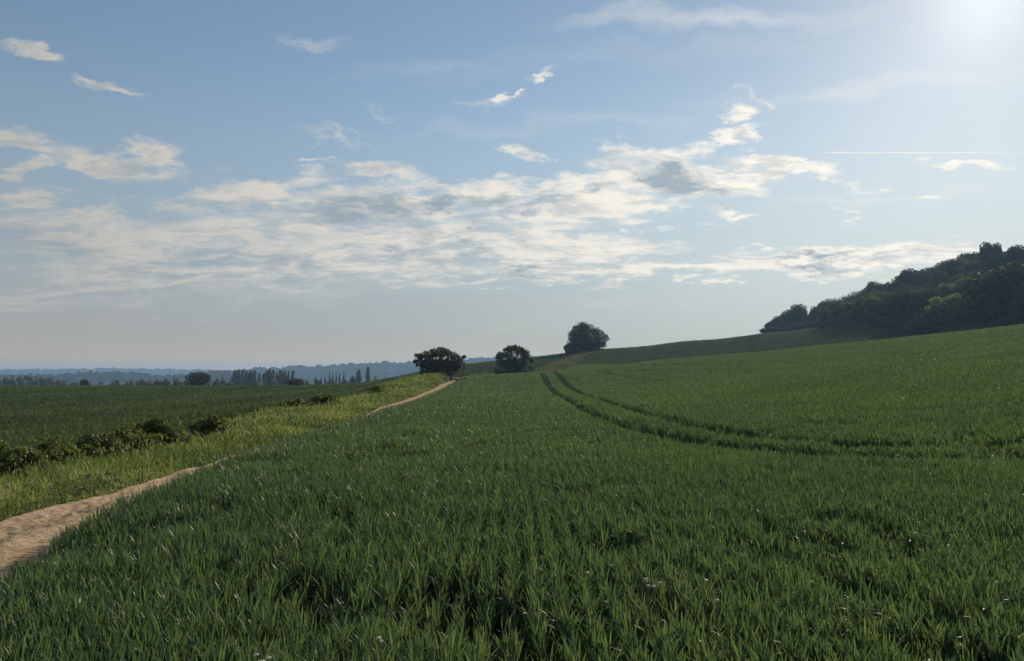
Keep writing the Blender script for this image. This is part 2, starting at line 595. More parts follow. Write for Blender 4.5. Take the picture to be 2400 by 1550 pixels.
def land(x, y):
    """height of the sheet at any point (bilinear in its own grid)"""
    x = np.asarray(x, float)
    y = np.asarray(y, float)
    r = np.hypot(x, y)
    a = np.arctan2(x, y)
    ia = np.clip(np.searchsorted(AZ, a) - 1, 0, len(AZ) - 2)
    fa = (a - AZ[ia]) / (AZ[ia + 1] - AZ[ia])
    ir = np.clip(np.searchsorted(RR, r) - 1, 0, len(RR) - 2)
    fr = (r - RR[ir]) / (RR[ir + 1] - RR[ir])
    return (GZ[ia, ir] * (1 - fa) * (1 - fr) + GZ[ia + 1, ir] * fa * (1 - fr) + GZ[ia, ir + 1] * (1 - fa) * fr + GZ[ia + 1, ir + 1] * fa * fr)


def lz(x, y):
    return float(land(np.array([x]), np.array([y]))[0])


# ------------------------------------------------------------------ materials
def new_mat(name):
    m = bpy.data.materials.new(name)
    m.use_nodes = True
    m.node_tree.nodes.clear()
    g = Nodes(m.node_tree)
    out = m.node_tree.nodes.new('ShaderNodeOutputMaterial')
    return m, g, out


def leaf_mat(name, dark, mid, light, trans, trans_amt=0.45, gloss=0.06, rough=0.4, patch=None):
    """thin leaf: diffuse from the leaf's own tint, light let through from behind, a waxy sheen"""
    m, g, out = new_mat(name)
    at = g.n.new('ShaderNodeAttribute')
    at.attribute_name = 'tint'
    tint = at.outputs['Fac']
    col = g.ramp(tint, [(0.0, dark), (0.5, mid), (1.0, light)])
    if patch:
        tc = g.n.new('ShaderNodeTexCoord')
        n = g.noise(tc.outputs['Object'], patch[0], 3.0, 0.5)
        col = g.mix(g.step(n, 0.4, 0.7), col, g.mix(0.7, col, patch[1]))
    tcol = g.mix(1.0, col, trans, 'MULTIPLY')
    df = g.n.new('ShaderNodeBsdfDiffuse')
    g.put(df.inputs['Color'], col)
    tr = g.n.new('ShaderNodeBsdfTranslucent')
    g.put(tr.inputs['Color'], tcol)
    mx = g.n.new('ShaderNodeMixShader')
    mx.inputs[0].default_value = trans_amt
    g.l.new(df.outputs[0], mx.inputs[1])
    g.l.new(tr.outputs[0], mx.inputs[2])
    gl = g.n.new('ShaderNodeBsdfGlossy')
    gl.inputs['Roughness'].default_value = rough
    gl.inputs['Color'].default_value = (1, 1, 1, 1)
    fr = g.n.new('ShaderNodeFresnel')
    fr.inputs[0].default_value = 1.4
    m2 = g.n.new('ShaderNodeMixShader')
    g.put(m2.inputs[0], g.m('MINIMUM', g.m('MULTIPLY', fr.outputs[0], gloss / 0.06), gloss * 2.2))
    g.l.new(mx.outputs[0], m2.inputs[1])
    g.l.new(gl.outputs[0], m2.inputs[2])
    g.l.new(m2.outputs[0], out.inputs[0])
    return m


def plain_mat(name, c0, c1, scale=3.0, rough=0.9, bump=0.0, detail=5.0, spec=0.1):
    m, g, out = new_mat(name)
    tc = g.n.new('ShaderNodeTexCoord')
    n = g.noise(tc.outputs['Object'], scale, detail, 0.6)
    b = g.n.new('ShaderNodeBsdfPrincipled')
    g.put(b.inputs['Base Color'], g.mix(g.step(n, 0.3, 0.7), c0, c1))
    b.inputs['Roughness'].default_value = rough
    b.inputs['Specular IOR Level'].default_value = spec
    if bump:
        bp = g.n.new('ShaderNodeBump')
        bp.inputs['Strength'].default_value = bump
        bp.inputs['Distance'].default_value = 0.02
        g.l.new(n, bp.inputs['Height'])
        g.l.new(bp.outputs[0], b.inputs['Normal'])
    g.l.new(b.outputs[0], out.inputs[0])
    return m


M_WHEAT = leaf_mat('wheat_leaf', (0.038, 0.074, 0.056), (0.066, 0.115, 0.074), (0.112, 0.174, 0.092), (1.75, 1.62, 0.70), 0.43, 0.021, 0.40)
M_WHEAT_FAR = leaf_mat('wheat_leaf_far', (0.038, 0.064, 0.034), (0.054, 0.088, 0.042), (0.074, 0.112, 0.050), (1.5, 1.45, 0.8), 0.40, 0.012, 0.5)
M_GRASS = leaf_mat('verge_grass', (0.066, 0.112, 0.038), (0.160, 0.220, 0.072), (0.33, 0.335, 0.165), (1.4, 1.4, 0.7), 0.48, 0.025, 0.45, patch=(0.35, (0.17, 0.18, 0.055)))
M_BRAMBLE = leaf_mat('bramble_leaf', (0.038, 0.060, 0.020), (0.088, 0.125, 0.038), (0.185, 0.215, 0.070), (1.7, 1.6, 0.6), 0.40, 0.010, 0.5)
M_SUNLIT_TONE = leaf_mat('sunlit_tone_leaf', (0.080, 0.104, 0.050), (0.135, 0.168, 0.080), (0.21, 0.24, 0.115), (1.6, 1.6, 0.75), 0.42, 0.012, 0.5)  # leaf colour lightened to imitate sunlight on the wood-edge bushes
M_BANK = leaf_mat('bank_grass', (0.040, 0.056, 0.028), (0.085, 0.098, 0.048), (0.165, 0.160, 0.090), (1.4, 1.4, 0.8), 0.40, 0.01, 0.5)
M_LEAF = leaf_mat('tree_leaf', (0.024, 0.038, 0.016), (0.044, 0.062, 0.022), (0.080, 0.098, 0.034), (1.7, 1.6, 0.6), 0.42, 0.012, 0.55)
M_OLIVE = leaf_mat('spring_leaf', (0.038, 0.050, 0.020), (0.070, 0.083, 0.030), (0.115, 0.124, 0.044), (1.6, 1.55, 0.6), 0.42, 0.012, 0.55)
M_CONIFER = leaf_mat('conifer_leaf', (0.016, 0.026, 0.016), (0.025, 0.040, 0.022), (0.036, 0.054, 0.026), (1.3, 1.4, 0.7), 0.2, 0.01, 0.6)
M_BARK = plain_mat('bark', (0.045, 0.036, 0.028), (0.10, 0.085, 0.07), 4.0, 0.95, 0.4)
M_FOREST = plain_mat('forest_crowns', (0.030, 0.045, 0.020), (0.055, 0.072, 0.030), 0.05, 0.95)
M_HILL = plain_mat('hill_meadow', (0.045, 0.065, 0.030), (0.085, 0.100, 0.045), 0.004, 0.95)


def ground_material():
    m, g, out = new_mat('soil_and_turf')
    tc = g.n.new('ShaderNodeTexCoord')
    pos = tc.outputs['Object']
    n1 = g.noise(pos, 0.9, 6.0, 0.6)
    n2 = g.noise(pos, 9.0, 5.0, 0.65)
    soil = g.mix(n2, (0.030, 0.026, 0.018), (0.062, 0.052, 0.036))
    turf = g.mix(n2, (0.022, 0.036, 0.014), (0.046, 0.066, 0.026))
    col = g.mix(g.step(n1, 0.30, 0.58), soil, turf)
    b = g.n.new('ShaderNodeBsdfPrincipled')
    g.put(b.inputs['Base Color'], col)
    b.inputs['Roughness'].default_value = 0.95
    b.inputs['Specular IOR Level'].default_value = 0.0
    bp = g.n.new('ShaderNodeBump')
    bp.inputs['Strength'].default_value = 0.6
    bp.inputs['Distance'].default_value = 0.05
    g.l.new(n2, bp.inputs['Height'])
    g.l.new(bp.outputs[0], b.inputs['Normal'])
    g.l.new(b.outputs[0], out.inputs[0])
    return m


def path_material():
    m, g, out = new_mat('sandy_earth')
    tc = g.n.new('ShaderNodeTexCoord')
    pos = tc.outputs['Object']
    n1 = g.noise(pos, 1.3, 5.0, 0.6)
    n2 = g.noise(pos, 14.0, 6.0, 0.7)
    n3 = g.noise(g.mapping(pos, scale=(2.4, 0.9, 1)), 3.6, 8.0, 0.72, dist=0.8)
    col = g.mix(g.step(n1, 0.3, 0.7), (0.45, 0.325, 0.205), (0.58, 0.435, 0.295))
    col = g.mix(g.step(n3, 0.50, 0.66, 0.0, 0.80), col, (0.22, 0.15, 0.10))
    col = g.mix(g.step(n2, 0.35, 0.75, 0.25, 0.0), col, (0.14, 0.095, 0.062))
    b = g.n.new('ShaderNodeBsdfPrincipled')
    g.put(b.inputs['Base Color'], col)
    b.inputs['Roughness'].default_value = 0.9
    b.inputs['Specular IOR Level'].default_value = 0.0
    bp = g.n.new('ShaderNodeBump')
    bp.inputs['Strength'].default_value = 0.8
    bp.inputs['Distance'].default_value = 0.03
    g.l.new(n2, bp.inputs['Height'])
    g.l.new(bp.outputs[0], b.inputs['Normal'])
    g.l.new(b.outputs[0], out.inputs[0])
    return m


# ------------------------------------------------------------------ ground sheet and path
def build_ground():
    na, nr = GX.shape
    v = np.stack([GX, GY, GZ], -1).reshape(-1, 3)
    ia, ir = np.meshgrid(np.arange(na - 1), np.arange(nr - 1), indexing='ij')
    q = np.stack([ia * nr + ir, ia * nr + ir + 1, (ia + 1) * nr + ir + 1, (ia + 1) * nr + ir], -1).reshape(-1, 4)
    o = link('ground', quad_mesh('ground', v, q, ground_material()))
    tag(o, 'bare soil and turf of the rolling farmland under the crops', kind='structure')


def build_path():
    ys = np.concatenate([np.arange(-6, 3, 0.3), np.arange(3, 15, 0.026), np.arange(15, 26, 0.06), np.arange(26, 60, 0.25), np.arange(60, 168, 0.8)])
    t = np.linspace(0, 1, 54)
    yy, tt = np.meshgrid(ys, t, indexing='ij')
    xr = edge_x(yy) + 0.25 * sstep(20, 30, yy) + 0.12
    xl = path_x(yy) - np.interp(yy, [0, 8.5, 11, 13, 15, 27, 33, 60, 140], [0.62, 0.54, 0.30, 0.16, 0.12, 0.12, 0.46, 0.52, 0.50])
    xr = np.where(yy > 26, np.minimum(xr, path_x(yy) + np.interp(yy, [26, 60, 150], [0.5, 0.62, 0.66])), xr)
    xl = xl + 0.22 * (fbm(yy * 0.7, yy * 0 + 3, 11, 4) - 0.5) + 0.07 * (fbm(yy * 5, yy * 0 + 3, 14, 3) - 0.5)
    xx = xl + (xr - xl) * tt
    z = land(xx, yy) + 0.02 + 0.06 * sstep(30, 20, yy)
    edge = np.minimum(tt, 1 - tt)
    z = z - (0.05 + 0.07 * sstep(30, 20, yy)) * sstep(0.09, 0.0, edge)
    tt_rut = 0.30 + 0.06 * (fbm(yy * 0.5, yy * 0 + 8, 15, 2) - 0.5)
    near = sstep(45, 20, yy)
    # trodden hollow on the right, cloddy rough strip along the left of the middle
    rough = np.exp(-((tt - 0.36) / 0.22) ** 2)
    z = z + near * (0.025 * (fbm(xx * 3, yy * 1.6, 3, 4) - 0.5) + (rough + 0.10) * 0.060 * (np.abs(fbm(xx * 13, yy * 8.0, 8, 4) - 0.5) * 2 - 0.15) + (rough + 0.2) * 0.045 * (fbm(xx * 30, yy * 20, 9, 3) - 0.5)
                    - 0.045 * np.exp(-((tt - 0.76) / 0.13) ** 2) - 0.03 * np.exp(-((tt - tt_rut) / 0.08) ** 2) + 0.03 * np.exp(-((tt - 0.52) / 0.10) ** 2) + 0.05 * sstep(0.18, 0.0, tt))
    v = np.stack([xx, yy, z], -1).reshape(-1, 3)
    na, nr = xx.shape
    ia, ir = np.meshgrid(np.arange(na - 1), np.arange(nr - 1), indexing='ij')
    q = np.stack([ia * nr + ir, ia * nr + ir + 1, (ia + 1) * nr + ir + 1, (ia + 1) * nr + ir], -1).reshape(-1, 4)
    o = link('path', quad_mesh('path', v, q, path_material()))
    tag(o, 'sandy worn footpath between the grass verge and the wheat', kind='structure')


build_ground()
build_path()


# ------------------------------------------------------------------ blades: wheat and grass
def blades(rng, base, az, length, lean, curl, width, segs, tint, droop=1.6):
    """ribbon leaves rising from base points; returns verts, faces, tint per vertex"""
    n = len(base)
    t = np.linspace(0, 1, segs + 1)
    th = lean[:, None] + curl[:, None] * t[None, :] ** droop
    step = (length / segs)[:, None]
    hs = np.concatenate([np.zeros((n, 1)), np.cumsum(np.sin(th[:, 1:]) * step, 1)], 1)
    vs = np.concatenate([np.zeros((n, 1)), np.cumsum(np.cos(th[:, 1:]) * step, 1)], 1)
    dx, dy = np.sin(az), np.cos(az)
    px = base[:, 0, None] + dx[:, None] * hs
    py = base[:, 1, None] + dy[:, None] * hs
    pz = base[:, 2, None] + vs
    tw = az[:, None] + rng.normal(0, 0.45, n)[:, None] + rng.normal(0, 1.3, n)[:, None] * t[None, :]
    prof = np.interp(t, [0, 0.25, 0.6, 0.85, 1.0], [0.55, 0.95, 1.0, 0.6, 0.06])
    w = width[:, None] * prof[None, :] * 0.5
    sx, sy = np.cos(tw) * w, -np.sin(tw) * w
    a = np.stack([px - sx, py - sy, pz], -1)
    b = np.stack([px + sx, py + sy, pz], -1)
    v = np.stack([a, b], 2).reshape(n, (segs + 1) * 2, 3)
    k = np.arange(segs)
    f = np.stack([2 * k, 2 * k + 1, 2 * k + 3, 2 * k + 2], -1)
    f = (np.arange(n)[:, None, None] * ((segs + 1) * 2) + f[None]).reshape(-1, 4)
    return v.reshape(-1, 3), f, np.repeat(tint, (segs + 1) * 2)


def join(parts):
    vs, fs, ts, n = [], [], [], 0
    for v, f, t in parts:
        vs.append(v)
        fs.append(f + n)
        ts.append(t)
        n += len(v)
    return np.vstack(vs), np.vstack(fs), np.concatenate(ts)


def polar_points(rng, r0, r1, az0, az1, dens):
    """random points with a density that falls with distance: dens(r) per square metre"""
    out = []
    edges = np.geomspace(r0, r1, 60)
    for a, b in zip(edges[:-1], edges[1:]):
        area = 0.5 * (b * b - a * a) * (az1 - az0)
        n = rng.poisson(area * dens(math.sqrt(a * b)))
        r = np.sqrt(rng.uniform(a * a, b * b, n))
        t = rng.uniform(az0, az1, n)
        out.append(np.stack([r * np.sin(t), r * np.cos(t)], 1))
    return np.vstack(out)


# wheel tracks left by the sprayer (plan view)
TRAM_A = [(8.5, 10.6), (6.3, 11.6), (4.6, 13.6), (3.7, 16.8), (3.25, 21), (3.1, 27), (3.3, 38), (3.9, 60), (4.9, 100), (5.7, 140), (6.2, 172)]
TRAM_B = [(9.6, 12.0), (7.2, 13.1), (5.9, 14.8), (5.2, 17.4), (4.95, 21.5), (4.85, 28), (5.1, 38), (5.8, 60), (7.3, 100), (8.6, 140), (9.3, 172)]
MARKS = [
    ([P(1465, 852, 130)[:2], P(1560, 868, 112)[:2], P(1660, 882, 96)[:2]], 0.9),
    ([P(1500, 850, 146)[:2], P(1580, 860, 128)[:2], P(1700, 872, 108)[:2]], 0.9),
    ([P(1400, 862, 140)[:2], P(1470, 880, 105)[:2], P(1560, 898, 78)[:2]], 0.5),
    ([P(1790, 829, 150)[:2], P(1900, 836, 146)[:2], P(2060, 845, 138)[:2]], 1.7),
    ([P(1930, 838, 153)[:2], P(2100, 846, 146)[:2], P(2400, 842, 138)[:2]], 1.1),
    ([P(2120, 916, 72)[:2], P(2190, 911, 75)[:2], P(2270, 902, 80)[:2]], 1.1),
    ([P(2190, 899, 84)[:2], P(2260, 893, 87)[:2]], 0.7),
    ([P(1262, 935, 52)[:2], P(1275, 948, 45)[:2]], 0.22),
]
LEFT_TRAMS = []
for off in (3.6, 5.4, 12.5, 14.3, 21.4, 23.2, 31, 33, 42, 44, 56, 58, 72, 74, 92, 94):
    LEFT_TRAMS.append([(vx - off * (1 + 0.0012 * yy_), yy_) for yy_, vx in VERGE_PTS])
FAR_TRAMS = [([P(1752, 0, 225)[:2], P(1760, 0, 352)[:2]], 1.0), ([P(1763, 0, 225)[:2], P(1771, 0, 352)[:2]], 1.0),
             ([P(1405, 0, 205)[:2], P(1462, 0, 322)[:2]], 0.5), ([P(1420, 0, 205)[:2], P(1474, 0, 322)[:2]], 0.5)]
BANK = [P(1298, 0, 182)[:2], P(1305, 0, 205)[:2], P(1325, 0, 240)[:2], P(1365, 0, 285)[:2], P(1400, 0, 325)[:2]]


def wheat_field(seed, pts, mat, height, width0, rmid, name, label, leaves=4, tint_shift=None, wide=1.0):
    """leaves of winter wheat standing on the given points"""
    rng = np.random.default_rng(seed)
    parts = []
    r = np.hypot(pts[:, 0], pts[:, 1])
    z = land(pts[:, 0], pts[:, 1])
    hmul = height
    for lo, hi, segs, nl in ((0, 9, 5, leaves + 3), (9, 22, 3, leaves + 1), (22, 60, 2, leaves - 1), (60, 1e9, 2, leaves - 2)):
        s = (r >= lo) & (r < hi)
        if not s.any():
            continue
        k = int(s.sum())
        base = np.repeat(np.stack([pts[s, 0], pts[s, 1], z[s]], 1), nl, 0)
        hm = np.repeat(hmul[s], nl)
        rr = np.repeat(r[s], nl)
        n = k * nl
        scale = np.maximum(1.0, (rr / rmid)) ** 0.75
        base[:, 0] += rng.normal(0, 0.014, n) * scale
        base[:, 1] += rng.normal(0, 0.014, n) * scale
        up = rng.random(n) ** 0.7
        base[:, 2] += up * 0.66 * hm - 0.01
        az = rng.uniform(0, 2 * math.pi, n)
        # a light wind leans the tips over to the left
        length = hm * (0.74 - 0.34 * up) * rng.uniform(0.55, 1.25, n)
        lean = np.abs(rng.normal(0.09, 0.10, n))
        curl = np.abs(rng.normal(0.30, 0.32, n))
        flop = rng.random(n) < 0.11
        curl = np.where(flop, curl + rng.uniform(0.7, 1.5, n), curl)
        left = rng.random(n) < 0.30
        az = np.where(left, rng.normal(-1.5, 0.6, n), az)
        width = width0 * wide * rng.uniform(0.65, 1.25, n) * scale
        tint = np.clip(0.5 + rng.normal(0, 0.30, n) + 0.5 * (np.repeat(fbm(pts[s, 0] * 0.25, pts[s, 1] * 0.25, 31, 3), nl) - 0.5), 0, 1)
        if tint_shift is not None:
            tint = np.clip(tint + np.repeat(tint_shift[s], nl), 0, 1)
        parts.append(blades(rng, base, az, length, lean, curl, width, segs, tint))
    v, f, t = join(parts)
    o = link(name, quad_mesh(name, v, f, mat, t))
    tag(o, label, 'crop', kind='stuff')
    return o


def build_wheat():
    rng = np.random.default_rng(7)
    HALF = math.radians(43)
    D0, R0 = 470.0, 11.0
    dens = lambda r: D0 * min(1.0, (R0 / r)) ** 1.5
    pts = polar_points(rng, 1.5, 215, -HALF, HALF, dens)
    x, y = pts[:, 0], pts[:, 1]
    r = np.hypot(x, y)
    xe = edge_x(y) - 0.10 + 0.20 * (fbm(y * 1.1, x * 0, 21, 4) - 0.5)
    keep = x > xe
    # near crest and what lies over it: the same sowing runs on across the dip to the grass bank
    keep &= poly_dist(x, y, BANK) > 3.2
    # drill rows: pull plants toward rows 13 cm apart close by
    row = 0.15
    xr = np.round(x / row) * row
    pull = sstep(50, 14, r) * 0.62
    x = x + (xr - x) * pull
    h = np.full(len(x), CROP)
    h *= 0.84 + 0.24 * fbm(x * 0.55, y * 0.55, 3, 3) + 0.12 * (fbm(x * 2.6, y * 2.6, 9, 2) - 0.5)
    # shorter, thinner plants along the path
    dd = x - xe
    h *= 1 - (0.45 - 0.38 * sstep(5.5, 8.5, y)) * sstep(0.75, 0.0, dd)
    far_edge = sstep(27, 38, y)
    h *= 1 - far_edge * (0.62 + 0.22 * sstep(80, 105, y)) * sstep(1.4, 0.3, dd)
    # thin and trodden spots
    thin = fbm(x * 1.35, y * 0.85, 51, 3)
    spot = 0.60 * sstep(0.62, 0.76, thin) * sstep(34, 14, r)
    drop = rng.random(len(x)) < spot * 0.80
    h *= 1 - 0.35 * spot
    # narrow gaps between the rows close to the left
    slit = np.zeros(len(x))
    for (gx, g0, g1, wd) in ((-1.62, 3.6, 5.4, .07), (-1.9, 4.7, 6.3, .06), (-1.05, 3.1, 4.4, .06), (-1.38, 5.5, 6.6, .05), (-0.62, 6.2, 8.4, .05), (-1.9, 7.0, 8.2, .05), (-0.1, 5.6, 6.8, .05), (0.9, 4.2, 5.4, .06), (2.2, 5.6, 7.2, .08), (3.1, 7.6, 9.0, .09), (-0.9, 8.6, 11, .05)):
        slit = np.maximum(slit, (np.abs(x - gx - 0.05 * np.sin(y * 2.2)) < wd * 0.6) & (y > g0) & (y < g1))
    drop |= (slit > 0) & (rng.random(len(x)) < 0.85)
    ta, tb = poly_dist(x, y, TRAM_A), poly_dist(x, y, TRAM_B)
    halfw = 0.30 + 0.0022 * r + 0.14 * sstep(26, 14, r)
    for td in (ta, tb):
        fade = sstep(9.3, 12.5, y)
        drop |= (td < halfw * (0.6 + 0.4 * fade)) & (rng.random(len(x)) < 0.55 + 0.42 * fade)
        h *= 1 - 0.18 * np.exp(-(td / (halfw * 1.5)) ** 2)
    for mpts, wd in MARKS:
        md = poly_dist(x, y, mpts)
        drop |= (md < wd * (0.4 + 0.9 * fbm(x * 0.5, y * 0.5, 61, 2))) & (rng.random(len(x)) < 0.9)
    keep &= ~drop
    p2 = np.stack([x, y], 1)[keep]
    return wheat_field(1, p2, M_WHEAT, h[keep], 0.0110, R0, 'wheat_crop', 'dense green young wheat filling the near field right of the path')


def build_far_crops():
    rng = np.random.default_rng(19)
    # left field
    pts = polar_points(rng, 13, 262, -math.radians(50), math.radians(12), lambda r: 120.0 * min(1.0, 20.0 / r) ** 1.5)
    x, y = pts[:, 0], pts[:, 1]
    keep = (x < verge_x(y) - 0.15 * rng.random(len(x)))
    keep &= ~((y > 150) & (poly_dist(x, y, BANK) < 3.2))
    r = np.hypot(x, y)
    drop = np.zeros(len(x), bool)
    h = np.full(len(x), 0.40) * (0.8 + 0.4 * fbm(x * 0.15, y * 0.05, 71, 3))
    for k, tr in enumerate(LEFT_TRAMS):
        d = poly_dist(x, y, tr)
        wd = (0.22 + 0.0065 * r) * (0.35 + 1.1 * vnoise(y * 0.05, y * 0 + k, 81))
        drop |= (d < wd) & (rng.random(len(x)) < 0.92)
    keep &= ~drop
    p2 = np.stack([x, y], 1)[keep]
    xr = x - verge_x(y) * (1 + 0.0012 * y)
    strip = fbm(xr * 0.35, y * 0.012, 75, 3) - 0.5  # long strips that vary in tint and height
    h *= 1 + 0.9 * strip
    wheat_field(2, p2, M_WHEAT_FAR, h[keep], 0.014, 16.0, 'wheat_crop', 'dark green wheat field beyond the bramble bushes left of the path', leaves=4, tint_shift=1.5 * strip[keep], wide=1.1)
    # far field on the right, up to the wood, and the slope behind the two round trees
    pts = polar_points(rng, 185, 372, -math.radians(12), math.radians(43), lambda r: 1.05)
    x, y = pts[:, 0], pts[:, 1]
    lowline = np.interp(x / y, [-0.3, 0.0, 0.06, 0.112, 0.2, 0.3, 0.4, 0.55, 0.67, 0.8], [262, 200, 190, 200, 214, 214, 212, 206, 200, 195])
    keep = (np.hypot(x, y) > lowline) & (poly_dist(x, y, BANK) > 3.2)
    uu = x / y
    top = np.interp(uu, [-0.3, 0.02, 0.15, 0.40, 0.43, 0.45, 0.52, 0.60, 0.7], [300, 320, 345, 352, 300, 280, 252, 238, 215])
    keep &= y < top
    drop = np.zeros(len(x), bool)
    for tr, wd in FAR_TRAMS:
        drop |= (poly_dist(x, y, tr) < wd) & (rng.random(len(x)) < 0.9)
    keep &= ~drop
    p2 = np.stack([x, y], 1)[keep]
    h = np.full(len(p2), 0.42) * (0.8 + 0.4 * fbm(p2[:, 0] * 0.08, p2[:, 1] * 0.08, 91, 3))
    wheat_field(3, p2, M_WHEAT_FAR, h, 0.022, 14.0, 'wheat_crop', 'green wheat on the far slope below the dark hillside wood', leaves=4, wide=1.15)


def build_verge():
    rng = np.random.default_rng(23)
    parts = []
    pts = polar_points(rng, 3, 172, -math.radians(58), math.radians(2), lambda r: 330.0 * min(1.0, 10.0 / r) ** 1.55)
    x, y = pts[:, 0], pts[:, 1]
    xl = path_x(y) - np.interp(y, [0, 8.5, 11, 13, 15, 27, 33, 60, 140], [0.62, 0.54, 0.30, 0.16, 0.12, 0.12, 0.46, 0.52, 0.50]) + 0.22 * (fbm(y * 0.7, y * 0 + 3, 11, 4) - 0.5)
    keep = (x < xl + 0.11 * rng.normal(0, 1, len(x))) & (x > verge_x(y) - 0.25)
    # a little grass strays onto the rough middle of the path where it narrows
    stray = (x < edge_x(y) + 0.1) & (x > xl) & (y > 14) & (y < 27) & (rng.random(len(x)) < 0.5)
    keep |= stray
    x, y = x[keep], y[keep]
    r = np.hypot(x, y)
    z = land(x, y)
    dd = np.minimum(np.maximum(xl[keep] - x, 0.02), 9)
    tall = fbm(x * 0.7, y * 0.7, 101, 3)
    h = (0.07 + 0.17 * sstep(0.1, 1.6, dd)) * (0.45 + 1.2 * tall)
    h *= 1 - 0.45 * sstep(2.2, 3.4, dd) * sstep(36, 26, y)
    h = np.where(stray[keep], 0.10, h)
    h *= np.interp(y, [0, 20, 50, 70, 150], [1, 1, 1.3, 1.6, 1.6])
    dry = fbm(x * 0.45, y * 0.45, 111, 3)
    for lo, hi, segs, nl in ((0, 14, 5, 4), (14, 40, 3, 3), (40, 400, 2, 3)):
        s = (r >= lo) & (r < hi)
        n = int(s.sum()) * nl
        base = np.repeat(np.stack([x[s], y[s], z[s]], 1), nl, 0)
        rr = np.repeat(r[s], nl)
        scale = np.maximum(1.0, rr / 10.0) ** 0.74
        base[:, :2] += rng.normal(0, 0.02, (n, 2)) * scale[:, None]
        base[:, 2] -= 0.01
        length = np.repeat(h[s], nl) * rng.uniform(0.55, 1.25, n)
        lean = np.abs(rng.normal(0.2, 0.2, n))
        curl = np.abs(rng.normal(0.6, 0.5, n))
        tint = np.clip(0.36 + rng.normal(0, 0.2, n) + 1.7 * (np.repeat(dry[s], nl) - 0.47), 0, 0.95)
        parts.append(blades(rng, base, rng.uniform(0, 2 * math.pi, n), length, lean, curl, 0.0085 * scale * rng.uniform(0.6, 1.4, n), segs, tint))
    # flowering stems with pale heads standing above the sward
    s = (rng.random(len(x)) < np.where(r < 40, 0.055, 0.03)) & (dd > 0.4) & ~stray[keep]
    n = int(s.sum())
    base = np.stack([x[s], y[s], z[s]], 1)
    sc = np.maximum(1.0, r[s] / 10.0) ** 0.74
    hh = h[s] * rng.uniform(1.0, 1.5, n)
    az, lean, curl = rng.uniform(0, 2 * math.pi, n), np.abs(rng.normal(0.05, 0.08, n)), np.abs(rng.normal(0.2, 0.15, n))
    parts.append(blades(rng, base, az, hh, lean, curl, 0.004 * sc, 3, np.full(n, 0.55)))
    tip = base + np.stack([np.sin(az) * hh * 0.12, np.cos(az) * hh * 0.12, hh * 0.95], 1)
    for q in range(2):
        parts.append(blades(rng, tip - np.array([0, 0, 0.02]), az + q * 1.57, np.full(n, 0.05) * np.minimum(sc, 2.0), lean + 0.1, curl, 0.008 * sc, 2, np.full(n, 1.0)))
    # broad-leaved weeds: nettles and docks in patches
    w = fbm(x * 0.5 + 40, y * 0.5, 121, 3)
    s = (w > 0.60) & (rng.random(len(x)) < 0.28) & (dd > 0.5)
    n = int(s.sum())
    for q in range(4):
        base = np.stack([x[s], y[s], z[s] + h[s] * (0.25 + 0.22 * q)], 1) + rng.normal(0, 0.03, (n, 3)) * np.array([1, 1, 0.3])
        sc = np.maximum(1.0, r[s] / 10.0) ** 0.74
        parts.append(blades(rng, base, rng.uniform(0, 6.28, n), rng.uniform(0.06, 0.12, n) * np.minimum(sc, 2), rng.uniform(0.6, 1.2, n), rng.uniform(0.3, 0.8, n), 0.035 * sc, 2, np.clip(rng.normal(0.18, 0.1, n), 0, 1)))
    v, f, t = join(parts)
    o = link('verge_grass', quad_mesh('verge_grass', v, f, M_GRASS, t))
    tag(o, 'rough yellow-green grass and weeds of the verge along the path', 'grass', kind='stuff')
    # the dry grass bank that climbs to the clump of trees
    parts = []
    pts = polar_points(rng, 178, 332, math.radians(1.5), math.radians(8.5), lambda r: 3.2)
    d = poly_dist(pts[:, 0], pts[:, 1], BANK)
    pts = pts[d < 2.4 + 2.2 * fbm(pts[:, 0] * 0.2, pts[:, 1] * 0.2, 7, 2)]
    n = len(pts) * 3
    base = np.repeat(np.stack([pts[:, 0], pts[:, 1], land(pts[:, 0], pts[:, 1])], 1), 3, 0)
    parts.append(blades(rng, base + rng.normal(0, 0.2, (n, 3)) * np.array([1, 1, 0]), rng.uniform(0, 6.28, n), rng.uniform(0.3, 0.8, n), np.abs(rng.normal(0.2, 0.2, n)), np.abs(rng.normal(0.6, 0.4, n)), rng.uniform(0.08, 0.16, n), 2,
                        np.clip(-0.05 + rng.normal(0, 0.18, n) + 1.1 * fbm(base[:, 0] * 0.4, base[:, 1] * 0.12, 5, 4), 0, 1)))
    v, f, t = join(parts)
    o = link('bank_grass', quad_mesh('bank_grass', v, f, M_BANK, t))
    tag(o, 'dry tufted grass bank climbing to the clump of trees on the skyline', 'grass', kind='stuff')


build_wheat()
build_far_crops()
build_verge()


# ------------------------------------------------------------------ trees and bushes
def lobes_round(rng, w, h, base, n, rl, top_bias=0.0, depth=None):
    """overlapping leaf masses over an egg-shaped crown: width w, height h, lowest leaf at base (unit: metres)"""
    depth = depth or w
    cz = base + (h - base) * 0.48
    out = []
    for i in range(n):
        for _ in range(30):
            d = rng.normal(0, 1, 3)
            d /= np.linalg.norm(d)
            if d[2] > -0.75 + top_bias:
                break
        k = rng.uniform(0.72, 1.0)
        s = 0.80 if d[2] < 0 else 1.0
        r = rl * rng.uniform(0.7, 1.3)
        c = np.array([d[0] * (w / 2 - r) * k * s, d[1] * (depth / 2 - r) * k * s, cz + d[2] * ((h - base) / 2 - r * 0.8) * k])
        out.append((c[0], c[1], c[2], r, r, r * 0.85))
    out.append((0, 0, cz, (w / 2) * 0.62, (depth / 2) * 0.62, (h - base) * 0.36))
    return out


